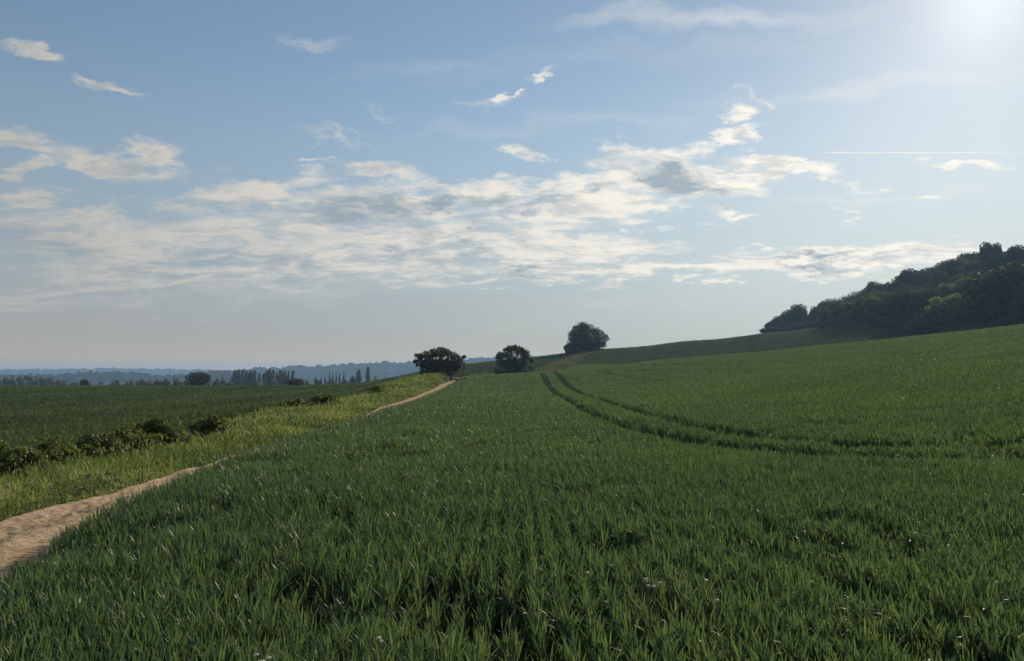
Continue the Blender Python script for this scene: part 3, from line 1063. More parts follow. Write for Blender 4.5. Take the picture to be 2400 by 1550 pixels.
def leaf_cloud(rng, lobes, n, size, tint0=0.45, tspread=0.18, inner=0.25, up=0.25, shape=1.5, scatter=0.42):
    """n leaf sprays spread over the outsides (some insides) of the lobes"""
    L = np.array(lobes)
    wgt = L[:, 3] * L[:, 5]
    k = rng.choice(len(L), n, p=wgt / wgt.sum())
    d = rng.normal(0, 1, (n, 3))
    d[:, 2] += up
    d /= np.linalg.norm(d, axis=1)[:, None]
    rad = 1.0 - np.abs(rng.normal(0, 0.10, n))
    rad = np.where(rng.random(n) < inner, rng.uniform(0.3, 1.0, n), rad) + rng.normal(0, 0.05, n)
    p = L[k, :3] + d * L[k, 3:6] * rad[:, None]
    nrm = d + rng.normal(0, scatter, (n, 3))
    nrm /= np.linalg.norm(nrm, axis=1)[:, None]
    a = np.cross(nrm, rng.normal(0, 1, (n, 3)))
    a /= np.linalg.norm(a, axis=1)[:, None]
    b = np.cross(nrm, a)
    s = size * rng.uniform(0.55, 1.35, n)
    s1, s2 = (s * shape * 0.5)[:, None], (s * 0.5)[:, None]
    v = np.stack([p - a * s1, p + b * s2 * 0.9 - a * s1 * 0.1, p + a * s1, p - b * s2 * 0.9 + a * s1 * 0.1], 1)
    v += (nrm * (s * 0.18)[:, None])[:, None, :] * np.array([1, -1, 1, -1])[None, :, None]
    lt = rng.normal(0, 0.13, len(L))
    tint = np.clip(tint0 + lt[k] + rng.normal(0, tspread, n), 0, 1)
    f = np.arange(n * 4).reshape(n, 4)
    return v.reshape(-1, 3), f, np.repeat(tint, 4)


def trunk_geo(rng, h, r0, lobes, limbs=7, fork=0.3, spread=0.85):
    g = Geo()
    lean = rng.normal(0, 0.05, 2)
    top = np.array([lean[0] * h, lean[1] * h, h * 0.80])
    t = np.linspace(0, 1, 7)
    pts = np.stack([t * top[0] + 0.04 * h * np.sin(t * 4 + rng.random()), t * top[1] + 0.04 * h * np.cos(t * 3), -0.3 + t * (top[2] + 0.3)], 1)
    pts[:, :2] -= pts[0, :2]
    g.tube(pts, r0 * (1.25 - 1.05 * t) + 0.01, 8)
    cand = [l for l in lobes if l[2] > h * 0.25] or lobes
    for i in rng.choice(len(cand), min(limbs, len(cand)), replace=False):
        l = cand[i]
        s0 = rng.uniform(fork, 0.75)
        p0 = np.array([np.interp(s0, t, pts[:, j]) for j in range(3)])
        p1 = np.array(l[:3]) * np.array([spread, spread, 1.0])
        u = np.linspace(0, 1, 5)
        q = p0[None] * (1 - u)[:, None] + p1[None] * u[:, None]
        q[:, 2] += np.sin(u * math.pi) * 0.06 * h * rng.uniform(-1, 0.6)
        q[1:-1] += rng.normal(0, 0.02 * h, (3, 3))
        g.tube(q, r0 * (0.5 - 0.42 * u), 6)
        for _ in range(2):
            u0 = rng.uniform(0.4, 0.8)
            s = q[0] * 0 + np.array([np.interp(u0, u, q[:, j]) for j in range(3)])
            e = s + (p1 - p0) * 0.35 + rng.normal(0, 0.09 * h, 3)
            g.tube(np.array([s, (s + e) / 2 + rng.normal(0, 0.015 * h, 3), e]), r0 * np.array([0.2, 0.14, 0.05]), 5)
    return g


def tree(name, loc, label, cat='tree', group=None, trunk_me=None, crown_me=None, s=1.0, rz=0.0):
    e = empty(name, loc, rz, s)
    tag(e, label, cat, group)
    link('trunk', trunk_me, e)
    link('crown', crown_me, e)
    return e


def make_kind(seed, w, h, base, nl, rl, n, size, mat, r0, tint0=0.45, inner=0.25, limbs=7, top_bias=0.0, fork=0.3, name='broadleaf', lobes=None, tspread=0.16):
    rng = np.random.default_rng(seed)
    L = lobes if lobes is not None else lobes_round(rng, w, h, base, nl, rl, top_bias)
    v, f, t = leaf_cloud(rng, L, n, size, tint0, tspread, inner)
    crown = quad_mesh(name + '_crown', v, f, mat, t, smooth=False)
    trunk = trunk_geo(rng, h, r0, L, limbs, fork).mesh(name + '_trunk', M_BARK)
    return trunk, crown


def column_lobes(rng, w, h, base, n):
    out = []
    for i in range(n):
        z = base + (h - base) * (i + 0.5) / n
        k = math.sin(math.pi * min(1, 0.16 + 0.78 * (i + 0.5) / n)) ** 0.6
        r = w * 0.5 * k
        out.append((rng.normal(0, w * 0.10), rng.normal(0, w * 0.10), z, r, r, (h - base) / n * 1.5))
    return out


def cone_lobes(rng, w, h, base, n):
    out = []
    for i in range(n):
        u = (i + 0.5) / n
        r = w * 0.5 * (1.02 - u) * rng.uniform(0.8, 1.15)
        out.append((rng.normal(0, 0.02 * w), rng.normal(0, 0.02 * w), base + (h - base) * u, r, r, (h - base) / n * 0.75))
    return out


# --- the wood on the hillside: six kinds of crown, each tree its own object
KINDS = [make_kind(100 + i, w, 10.0, b, nl, rl, n, 0.42, m, 0.24, t0, 0.22, 6, name='wood_tree') for i, (w, b, nl, rl, n, m, t0) in enumerate([
    (9.0, 1.2, 17, 2.1, 3000, M_LEAF, 0.50), (10.5, 1.0, 18, 2.4, 3300, M_LEAF, 0.18), (8.0, 0.8, 15, 1.9, 2800, M_OLIVE, 0.66),
    (7.0, 1.6, 14, 1.7, 2300, M_LEAF, 0.88), (11.5, 0.6, 20, 2.4, 3400, M_OLIVE, 0.34), (9.0, 0.7, 22, 1.7, 3000, M_LEAF, 0.34)])]
BUSHY = make_kind(140, 8.2, 6.6, -0.3, 46, 1.1, 4200, 0.30, M_OLIVE, 0.16, 0.40, 0.15, 6, name='shrub')
SUNLIT_TONE = make_kind(142, 8.2, 6.6, -0.3, 52, 1.0, 5200, 0.30, M_SUNLIT_TONE, 0.16, 0.45, 0.12, 6, name='sunlit_tone_shrub')
OPEN = make_kind(141, 7.4, 10.0, -1.2, 44, 0.80, 2000, 0.32, M_LEAF, 0.24, 0.5, 0.3, 18, fork=0.12, name='open_tree')


def at(px, Y):
    x = (px - CX) / F * Y
    return x, Y, lz(x, Y)


def height_to(py, Y, z):
    """height a thing at distance Y needs for its top to be seen at py"""
    return EYE + Y * (HZ - py) / F - z


def wood():
    rng = np.random.default_rng(77)
    grp = 'trees of the hillside wood'
    # (bearing px, distance, top py, width scale, kind, label)
    special = [
        (1800, 372, 752, 0.8, 5, 'low dark tree at the left tip of the wood, where the field skyline begins'),
        (1822, 385, 738, 0.9, 0, 'small dark tree second from the left tip of the hillside wood'),
        (1868, 398, 704, 0.95, 3, 'round-headed tree standing proud of the wood near its left tip'),
        (1912, 405, 712, 0.75, 2, 'pale thin-crowned tree just right of the round-headed one near the tip of the wood'),
        (2044, 372, 650, 0.7, 3, 'narrow knob-topped tree on the skyline halfway up the wood'),
        (2132, 352, 627, 0.95, 1, 'broad flat-topped tree on the wood skyline above the hollow'),
        (2312, 318, 557, 0.62, 3, 'tallest tree, a twin-headed crown at the top of the wood skyline'),
        (2332, 318, 560, 0.55, 3, 'right half of the twin-headed crown at the top of the wood skyline'),
        (2385, 300, 572, 1.0, 1, 'dark tree on the wood skyline beside the right edge of the view'),
        (2370, 216, 606, 1.25, 1, 'big dark ivy-edged tree in front of the wood at the far right'),
        (2430, 205, 640, 1.1, 0, 'dark tree at the field edge cut by the right edge of the view'),
    ]
    for px, Y, top, ws, k, lab in special:
        x, y, z = at(px, Y)
        h = height_to(top, Y, z) / 10.0
        tree('woodland_tree', (x, y, z - 0.1), lab, group=grp, trunk_me=KINDS[k][0], crown_me=KINDS[k][1], s=(h * ws, h * ws, h), rz=rng.uniform(0, 6.28))
    # shrubs in front, the sun on them painted into a lighter leaf colour
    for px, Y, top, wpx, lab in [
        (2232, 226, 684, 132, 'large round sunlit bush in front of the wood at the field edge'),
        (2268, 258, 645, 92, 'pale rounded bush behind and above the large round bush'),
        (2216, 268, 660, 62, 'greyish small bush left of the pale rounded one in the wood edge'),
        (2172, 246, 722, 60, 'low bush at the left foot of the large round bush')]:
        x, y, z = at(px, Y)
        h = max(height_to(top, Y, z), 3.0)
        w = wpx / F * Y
        tree('edge_bush', (x, y, z - 0.1), lab, 'bush', 'bushes along the wood edge', SUNLIT_TONE[0], SUNLIT_TONE[1], (w / 8.2, w / 8.2, h / 6.6), rng.uniform(0, 6.28))
    # the rest of the wood, rank on rank up the slope
    sky = np.array([[1795, 765], [1830, 735], [1868, 712], [1905, 716], [1960, 690], [2000, 672], [2050, 656], [2090, 646], [2130, 634], [2160, 632], [2200, 606], [2250, 588], [2300, 574], [2340, 570], [2400, 578], [2520, 560]])
    n = 0
    for rank, (Y0, depth, drop, step) in enumerate([(396, 12, 6, 21), (366, 12, 14, 22), (340, 12, 26, 24), (318, 10, 48, 27), (298, 10, 74, 34), (276, 8, 100, 38), (254, 8, 122, 42)]):
        px = {0: 1806, 1: 1930, 2: 1950, 3: 1985, 4: 2040, 5: 2090, 6: 2150}[rank] + rng.uniform(0, 10)
        while px < 2520:
            Y = Y0 + rng.uniform(-depth, depth) - (px - 2000) * 0.085
            top = np.interp(px, sky[:, 0], sky[:, 1]) + drop * np.interp(px, [1900, 2300], [0.75, 1.15]) + rng.uniform(-8, 12)
            x, y, z = at(px, Y)
            h = height_to(top, Y, z)
            h = float(np.clip(h, 6.5, 15.0))
            k = int(rng.choice([0, 1, 2, 3, 4, 5]))
            ws = rng.uniform(0.95, 1.35) * (1.2 if h < 9 else 1.0)
            name_rank = ['skyline rank', 'skyline rank', 'upper slope', 'middle slope', 'middle slope', 'lower slope', 'lower slope'][rank]
            tree('woodland_tree', (x, y, z - 0.1), 'dark broadleaf tree massed with others on the ' + name_rank + ' of the hillside wood', group=grp + ', ' + name_rank, trunk_me=KINDS[k][0], crown_me=KINDS[k][1], s=(h / 10 * ws, h / 10 * ws, h / 10), rz=rng.uniform(0, 6.28))
            n += 1
            px += step * rng.uniform(0.8, 1.25)
    for px in np.arange(1792, 1930, 13.0):
        Yb = 362 + rng.uniform(-3, 5)
        x, y, z = at(px, Yb)
        h = height_to(np.interp(px, [1790, 1930], [768, 748]) + rng.uniform(-5, 5), Yb, z)
        tree('edge_bush', (x, y, z - 0.3), 'dark bush closing the foot of the wood along the skyline at its left tip', 'bush', 'bushes along the skyline at the left tip of the wood', BUSHY[0], BUSHY[1], (0.7, 0.7, max(h, 3.0) / 6.6), rng.uniform(0, 6.28))
    # tall trees along the foot of the wood, which throw the long shadow over the field
    for i, px in enumerate(np.arange(1936, 2180, 27.0)):
        Yb = np.interp(px, [1925, 1960, 2000, 2050, 2110, 2180], [326, 300, 281, 265, 256, 246])
        x, y, z = at(px, Yb)
        h = float(np.clip(height_to(np.interp(px, sky[:, 0], sky[:, 1]) + 30 + rng.uniform(-6, 22), Yb, z), 8, 13.5))
        k = i % 6
        tree('woodland_tree', (x, y, z - 0.1), 'tall broadleaf tree standing in the shaded front row at the foot of the wood', group=grp + ', front row', trunk_me=KINDS[k][0], crown_me=KINDS[k][1], s=(h / 10, h / 10, h / 10), rz=rng.uniform(0, 6.28))
    # dark undergrowth closing the wood edge
    px = 1925
    while px < 2500:
        Yb = np.interp(px, [1925, 1960, 2000, 2050, 2110, 2180, 2300, 2420, 2500], [318, 292, 272, 256, 247, 238, 221, 204, 198]) + rng.uniform(-3, 6)
        x, y, z = at(px, Yb)
        h = rng.uniform(3.2, 5.2)
        w = rng.uniform(6, 9)
        if 2150 < px < 2310:      # the large round bush stands here
            px += w / Yb * F * 0.62
            continue
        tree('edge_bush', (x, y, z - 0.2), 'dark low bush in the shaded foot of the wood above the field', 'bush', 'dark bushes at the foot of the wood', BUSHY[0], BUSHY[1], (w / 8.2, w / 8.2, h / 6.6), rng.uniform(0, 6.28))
        px += w / Yb * F * 0.62


wood()


# --- the trees by the path and on the skyline
def spiky_twigs(rng, g, lobes, n, length, r):
    for i in rng.choice(len(lobes), n):
        l = np.array(lobes[i][:3])
        d = l / np.linalg.norm(l) + rng.normal(0, 0.35, 3) + np.array([0, 0, 0.4])
        d /= np.linalg.norm(d)
        g.tube(np.array([l, l + d * length * 0.5 + rng.normal(0, 0.05, 3), l + d * length]), [r, r * 0.7, r * 0.3], 4)


def hero_trees():
    # wide hedge oak over the path, beyond the walker
    rng = np.random.default_rng(5)
    Y = 143.0
    x, y, z = at(1031, Y)
    zt = height_to(812, Y, z)
    L = []
    # domed crown of many small leaf masses, light showing between the outer ones
    for i in range(150):
        a = rng.uniform(0, 2 * math.pi)
        q = math.sqrt(rng.random())
        X, Yy = math.cos(a) * q * 4.0 - 0.15, math.sin(a) * q * 3.2
        ztop = zt * (0.965 - 0.38 * (abs(X + 0.15) / 4.1) ** 2.4 - 0.16 * (Yy / 3.4) ** 2)
        zlow = 0.7 + 1.3 * q ** 2
        k = 1 - rng.random() ** 1.7 * 0.97
        r = rng.uniform(0.30, 0.56)
        L.append((X, Yy, zlow + (ztop - r * 0.5 - zlow) * k, r, r, r * 0.8))
    for i in range(26):
        L.append((rng.uniform(-3.3, 3.2), rng.uniform(-1.2, 1.2), rng.uniform(-0.1, 1.5), 0.6, 0.6, 0.5))
    for i in range(40):
        L.append((rng.uniform(-3.4, 3.6), rng.uniform(-1.6, 1.6), rng.uniform(0.2, 2.4), 0.65, 0.65, 0.55))
    for i in range(18):
        L.append((rng.uniform(2.6, 4.7), rng.uniform(-1, 1), rng.uniform(0.9, 3.3), 0.38, 0.38, 0.33))
    for i in range(16):
        L.append((rng.uniform(-4.7, -3.0), rng.uniform(-1, 1), rng.uniform(1.3, 3.7), 0.42, 0.42, 0.36))
    v, f, t = leaf_cloud(rng, L, 16500, 0.18, 0.42, 0.22, 0.35)
    crown = quad_mesh('oak_crown', v, f, M_OLIVE, t, smooth=False)
    g = Geo()
    for dx in (-0.55, -0.25, 0.1):
        t_ = np.linspace(0, 1, 5)
        g.tube(np.stack([dx * (1 + 3.2 * t_ ** 1.4), 0.2 * t_, -0.4 + t_ * zt * 0.6], 1), 0.24 - 0.15 * t_, 7)
    for i in rng.choice(len(L), 46, replace=False):
        l = np.array(L[i][:3])
        s = np.array([rng.choice([-0.6, 0.1, 0.8]) + rng.normal(0, 0.15), 0.1, rng.uniform(0.5, zt * 0.45)])
        m = (s + l) / 2 + np.array([0, 0, rng.uniform(-0.3, 0.5)])
        g.tube(np.array([s, m, l, l + (l - m) * 0.35]), [0.10, 0.07, 0.04, 0.015], 5)
    spiky_twigs(rng, g, L, 50, 0.55, 0.02)
    e = tree('oak_tree', (x, y, z), 'wide spreading tree with light between its limbs, just beyond the walker', trunk_me=g.mesh('oak_trunk', M_BARK), crown_me=crown)

    # upright dense tree right of it
    rng = np.random.default_rng(6)
    Y = 182.0
    x, y, z = at(1203, Y)
    zt = height_to(811, Y, z)
    L = []
    for i in range(64):
        a = rng.uniform(0, 2 * math.pi)
        q = math.sqrt(rng.random())
        X, Yy = math.cos(a) * q * 4.5, math.sin(a) * q * 3.6
        ztop = zt * (0.97 - 0.36 * (abs(X - 0.3) / 4.8) ** 2)
        zz = ztop - 0.3 - (rng.random() ** 1.5) * (1.4 + 3.2 * (1 - q))
        r = rng.uniform(0.40, 0.8)
        L.append((X, Yy, max(zz, 0.8), r * 0.85, r * 0.85, r))
    for i in range(60):
        X = rng.uniform(-4.3, 4.3)
        L.append((X, rng.uniform(-2, 2), rng.uniform(0.0, 4.2 - 1.6 * (abs(X) / 4.3) ** 2), 0.8, 0.8, 0.7))
    for i in range(34):
        X = rng.uniform(-4.4, 4.4)
        L.append((X, rng.uniform(-1.5, 1.5), zt * (0.97 - 0.36 * (abs(X - 0.3) / 4.8) ** 2) - rng.uniform(-0.25, 0.5), 0.24, 0.24, 0.42))
    v, f, t = leaf_cloud(rng, L, 13000, 0.22, 0.36, 0.2, 0.35)
    crown = quad_mesh('thorn_crown', v, f, M_LEAF, t, smooth=False)
    g = Geo()
    for dx in np.linspace(-1.4, 1.4, 6):
        t_ = np.linspace(0, 1, 5)
        g.tube(np.stack([dx * (0.5 + 1.6 * t_), 0.1 * t_, -0.4 + t_ * zt * 0.75], 1), 0.20 - 0.14 * t_, 6)
    for i in rng.choice(len(L), 40, replace=False):
        l = np.array(L[i][:3])
        s = np.array([l[0] * 0.35, l[1] * 0.3, l[2] * 0.4])
        g.tube(np.array([s, (s + l) / 2 + rng.normal(0, 0.12, 3), l]), [0.08, 0.05, 0.02], 5)
    spiky_twigs(rng, g, L[:64], 70, 0.8, 0.025)
    tree('thorn_tree', (x, y, z), 'dense dark upright tree between the spreading tree and the skyline clump', trunk_me=g.mesh('thorn_trunk', M_BARK), crown_me=crown)

    # the clump on the skyline: tall dark tree, paler round one in front, an open one on its right
    rng = np.random.default_rng(8)
    for px, Y, top, wpx, lab, mat, t0, sd, rl in [
        (1366, 303, 750, 80, 'tall dark dense tree at the back of the clump on the skyline', M_LEAF, 0.30, 31, 0.17),
        (1360, 297, 769, 80, 'round ivy-clad tree in front of the tall dark one on the skyline', M_OLIVE, 0.30, 32, 0.15),
        (1390, 300, 784, 44, 'lower dark round tree at the right side of the skyline clump', M_LEAF, 0.30, 33, 0.18),
        (1338, 300, 800, 38, 'small dark tree low at the left of the skyline clump', M_LEAF, 0.36, 34, 0.2)]:
        x, y, z = at(px, Y)
        h = height_to(top, Y, z)
        w = wpx / F * Y
        tr, cr = make_kind(sd, w, h, -1.5, 60, w * rl * 0.8, 6500, 0.40, mat, 0.3, t0, 0.15, 7, name='clump_tree')
        tree('clump_tree', (x, y, z - 0.1), lab, group='clump of trees on the skyline', trunk_me=tr, crown_me=cr)
    x, y, z = at(1404, 306)
    h = height_to(765, 310, z)
    w = 56 / F * 310
    tree('open_tree', (x, y, z - 0.1), 'thin see-through tree with bare limbs at the right end of the skyline clump', group='clump of trees on the skyline', trunk_me=OPEN[0], crown_me=OPEN[1], s=(w / 7.4, w / 7.4, h / 10.0), rz=0.6)


hero_trees()


# --- bramble bushes on the verge
def bramble(seed, px, py_top, py_base, Y, wpx, label, mat=None, tint0=0.42, n=None, deep=0.8):
    rng = np.random.default_rng(seed)
    Y *= 0.94
    x = (px - CX) / F * Y
    z = lz(x, Y)
    w = wpx / F * Y
    h = max(EYE + Y * (HZ - py_top) / F - z, 0.35) * 1.12 + 0.10
    L = []
    for i in range(34):
        a = rng.uniform(0, 2 * math.pi)
        q = math.sqrt(rng.random())
        X, D = math.cos(a) * q * w * 0.46, math.sin(a) * q * w * 0.46 * deep
        zz = h * (0.92 - 0.55 * q ** 2) * rng.uniform(0.65, 1.0) - h * 0.12
        r = rng.uniform(0.07, 0.20) * math.sqrt(w * h)
        L.append((X, D, max(zz - r * 0.6, 0.08), r * 1.15, r * 1.15, r * 0.85))
    size = 0.045 * max(1.0, Y / 16) ** 0.75
    n = n or int(5600 * min(2.2, max(0.5, w * h / 1.0)))
    v, f, t = leaf_cloud(rng, L, n, size, tint0, 0.2, 0.3, 0.3, 1.25)
    # arching new shoots
    g = Geo()
    vs, fs, ts, k = [v], [f], [t], len(v)
    for i in range(38):
        l = np.array(L[rng.integers(len(L))][:3])
        d = rng.normal(0, 1, 2)
        d /= np.linalg.norm(d)
        u = np.linspace(0, 1, 6)
        ln = rng.uniform(0.25, 0.6) * h
        arc = np.stack([l[0] + d[0] * ln * u, l[1] + d[1] * ln * u, l[2] + ln * 1.2 * u - ln * 1.0 * u ** 2.2 + 0.1 * h], 1)
        g.tube(np.vstack([[[0.0, 0.0, 0.0]], arc]), 0.006 * max(1, Y / 16) * np.concatenate([[1.2], 1.1 - 0.8 * u]), 4)
        m = 14
        uu = rng.uniform(0.15, 1, m)
        c = np.stack([np.interp(uu, u, arc[:, j]) for j in range(3)], 1)
        lv, lf, lt = leaf_cloud(rng, [(0, 0, 0, size * 0.6, size * 0.6, size * 0.6)], m, size * 0.9, tint0 + 0.2, 0.15, 0.5)
        lv = lv.reshape(m, 4, 3) + c[:, None, :]
        vs.append(lv.reshape(-1, 3))
        fs.append(lf + k)
        ts.append(lt)
        k += m * 4
    e = empty('bramble_bush', (x, Y, z - 0.02))
    tag(e, label, 'bush', 'bramble bushes along the verge')
    link('leaves', quad_mesh('bramble_leaves', np.vstack(vs), np.vstack(fs), mat or M_BRAMBLE, np.concatenate(ts), smooth=False), e)
    for i in range(14):
        l = np.array(L[rng.integers(len(L))][:3])
        s = np.array([0.0, 0.0, 0.0])
        g.tube(np.array([s, (s + l) / 2 + np.array([0, 0, 0.1 * h]), l]), [0.012, 0.01, 0.006], 5)
    link('stems', g.mesh('bramble_stems', M_BARK), e)


for i, (px, t, b, Y, w, lab, t0) in enumerate([
    (28, 1042, 1110, 14.2, 170, 'yellowish bramble bush at the left edge, nearest to the camera', 0.52),
    (128, 1028, 1080, 15.4, 160, 'second bramble bush from the left edge, with sunlit arching shoots', 0.50),
    (222, 1012, 1068, 16.8, 180, 'brownish low bramble bush in the middle of the hedge of brambles', 0.40),
    (300, 998, 1052, 18.2, 165, 'leafy bramble bush just left of the tallest dark one', 0.46),
    (368, 982, 1036, 19.6, 150, 'tallest dark bramble bush at the right end of the thicket', 0.34),
    (492, 972, 1012, 22.6, 86, 'small straggly bramble bush standing apart, right of the thicket', 0.40),
    (700, 940, 964, 37.2, 70, 'left low half of the dark bush pair midway along the verge', 0.40),
    (757, 926, 960, 38.6, 92, 'taller right half of the dark bush pair midway along the verge', 0.36),
    (885, 906, 916, 62, 56, 'small low bush far along the verge on the edge of the left field', 0.5)]):
    bramble(300 + i, px, t, b, Y, w, lab, tint0=t0)


# --- hedgerow trees and poplars across the valley
def valley():
    rng = np.random.default_rng(15)
    pop = [make_kind(400 + i, 3.4, 20.0, 0.2, 0, 0, 1400, 0.75, M_LEAF, 0.3, 0.4, 0.3, 4, name='poplar', lobes=column_lobes(np.random.default_rng(410 + i), 4.2 + i * 0.5, 20.0, 0.5, 16)) for i in range(3)]
    con = [make_kind(430 + i, 6, 16.0, 0.5, 0, 0, 1200, 0.7, M_CONIFER, 0.3, 0.4, 0.3, 3, name='conifer', lobes=cone_lobes(np.random.default_rng(440 + i), 6.5, 16.0, 0.8, 13)) for i in range(2)]
    rnd = [make_kind(450 + i, 11 + 2 * i, 10.0, -0.3, 30, 1.9, 1500, 0.8, (M_LEAF, M_OLIVE, M_LEAF)[i], 0.3, 0.5, 0.2, 4, name='valley_tree') for i in range(3)]
    olv = make_kind(460, 13, 7.5, -0.4, 26, 1.9, 1300, 0.8, M_OLIVE, 0.3, 0.6, 0.2, 4, name='valley_bush')

    def put(kind, unit_h, unit_w, px, top, wpx, Y, name, lab, cat='tree', grp=None):
        x, y, z = at(px, Y)
        h = max(height_to(top, Y, z), 3.0)
        w = wpx / F * Y
        tree(name, (x, y, z - 0.3), lab, cat, grp, kind[0], kind[1], (w / unit_w, w / unit_w, h / unit_h), rng.uniform(0, 6.28))

    # on the brow of the left field
    tr, cr = make_kind(470, 9.6, 5.4, -0.6, 44, 1.05, 4200, 0.24, M_LEAF, 0.2, 0.36, 0.15, 5, name='dome_tree')
    x, y, z = at(464, 246)
    tree('dome_tree', (x, y, z - 0.5), 'dark dome-shaped tree standing alone on the brow of the left field', trunk_me=tr, crown_me=cr, s=(1, 1, height_to(868, 246, z - 0.5) / 5.4))
    tr, cr = make_kind(471, 3.8, 3.2, -0.3, 20, 0.55, 1400, 0.2, M_LEAF, 0.1, 0.4, 0.2, 4, name='small_tree')
    x, y, z = at(198, 244)
    tree('small_tree', (x, y, z - 0.3), 'small leaning dark tree on the field brow, left of the dome-shaped one', trunk_me=tr, crown_me=cr, s=(1, 1, height_to(888, 244, z - 0.3) / 3.2))
    x, y, z = at(-8, 236)
    tree('brow_bush', (x, y, z - 0.3), 'bright green bush on the field brow at the left edge of the view', 'bush', None, BUSHY[0], BUSHY[1], (0.55, 0.55, height_to(886, 236, z) / 6.6))
    x, y, z = at(694, 252)
    tree('brow_bush', (x, y, z - 0.4), 'broad dark bush on the field brow in front of the poplars', 'bush', None, BUSHY[0], BUSHY[1], (1.05, 0.8, height_to(882, 252, z) / 6.6))

    plist = [(553, 871, 22), (560, 869, 12), (568, 868, 11), (577, 872, 12), (585, 874, 13), (591, 870, 10), (597, 869, 9), (608, 875, 8), (618, 875, 12), (626, 870, 12), (633, 867, 13), (641, 869, 12), (649, 874, 8), (657, 869, 13), (663, 871, 9), (669, 872, 9), (676, 871, 8), (686, 870, 11)]
    order = ['first', 'second', 'third', 'fourth', 'fifth', 'sixth', 'seventh', 'eighth', 'ninth', 'tenth', 'eleventh', 'twelfth', 'thirteenth', 'fourteenth', 'fifteenth', 'sixteenth', 'seventeenth', 'eighteenth']
    for i, (px, top, w) in enumerate(plist):
        put(pop[i % 3], 20.0, (4.2, 4.7, 5.2)[i % 3], px, top, w, 590 + rng.uniform(-15, 15), 'poplar_tree', order[i] + ' poplar from the left in the row of poplars across the valley', grp='row of poplars across the valley')
    for i, (px, top, w, k, lab) in enumerate([
        (840, 868, 15, 0, 'dark double poplar right of the conifers across the valley'),
        (862, 862, 12, 1, 'lone pointed poplar at the right end of the valley trees')]):
        put(pop[k], 20.0, (4.2, 4.7)[k], px, top, w, 560, 'poplar_tree', lab, grp='single poplars across the valley')
    for i, (px, top, w) in enumerate([(762, 878, 12), (772, 874, 11), (780, 870, 10), (788, 869, 10), (796, 871, 11), (806, 870, 13), (752, 882, 13)]):
        put(con[i % 2], 16.0, 6.5, px, top, w, 540 + rng.uniform(-12, 12), 'conifer_tree', ['third', 'fourth', 'fifth', 'sixth', 'seventh', 'last', 'second'][i] + ' pointed conifer from the left in the conifer group across the valley', grp='conifer group across the valley')
    put(con[0], 16.0, 6.5, 408, 874, 9, 560, 'conifer_tree', 'lone small conifer rising behind the hedge left of the dome-shaped tree')
    put(rnd[0], 10.0, 11, 827, 878, 18, 540, 'valley_tree', 'round dark tree between the conifers and the double poplar', grp='round trees across the valley')
    put(rnd[2], 10.0, 15, 743, 880, 22, 560, 'valley_tree', 'round tree at the left end of the conifer group', grp='round trees across the valley')
    put(rnd[1], 10.0, 13, 880, 880, 22, 560, 'valley_tree', 'low round tree right of the lone pointed poplar', grp='round trees across the valley')
    put(con[1], 16.0, 6.5, 902, 875, 6, 545, 'conifer_tree', 'tiny pointed tree just above the brow right of the poplars')
    # hedge of rounded olive-green bushes
    for i, (px, top, w) in enumerate([(238, 894, 34), (262, 893, 30), (275, 888, 22), (300, 892, 30), (308, 887, 12), (332, 887, 36), (352, 890, 30), (372, 886, 34), (392, 884, 30), (418, 885, 32), (436, 890, 24), (508, 885, 26), (522, 881, 22), (540, 890, 26), (528, 894, 30), (720, 889, 30), (776, 888, 40), (808, 889, 36), (345, 895, 46), (395, 896, 40), (600, 890, 40), (640, 891, 44)]):
        put(olv if i % 3 else rnd[1], 7.5 if i % 3 else 10.0, 13, px, top, w, 430 + rng.uniform(-30, 30), 'hedge_bush', 'rounded olive-green bush in the valley hedge beyond the left field', 'bush', 'rounded bushes of the valley hedge')
    # darker trees at the far left
    for i, (px, top, w) in enumerate([(14, 880, 26), (30, 879, 24), (48, 877, 26), (66, 876, 26), (84, 880, 22), (100, 878, 28), (112, 882, 20), (122, 881, 18), (136, 886, 20), (150, 889, 26), (60, 889, 44), (24, 888, 40), (176, 893, 30), (-20, 878, 30), (-50, 880, 34)]):
        put(rnd[i % 3], 10.0, (11, 13, 15)[i % 3], px, top, w, 620 + rng.uniform(-40, 40), 'valley_tree', 'hazy dark round tree in the tree belt beyond the left field brow', 'tree', 'tree belt at the far left')


valley()


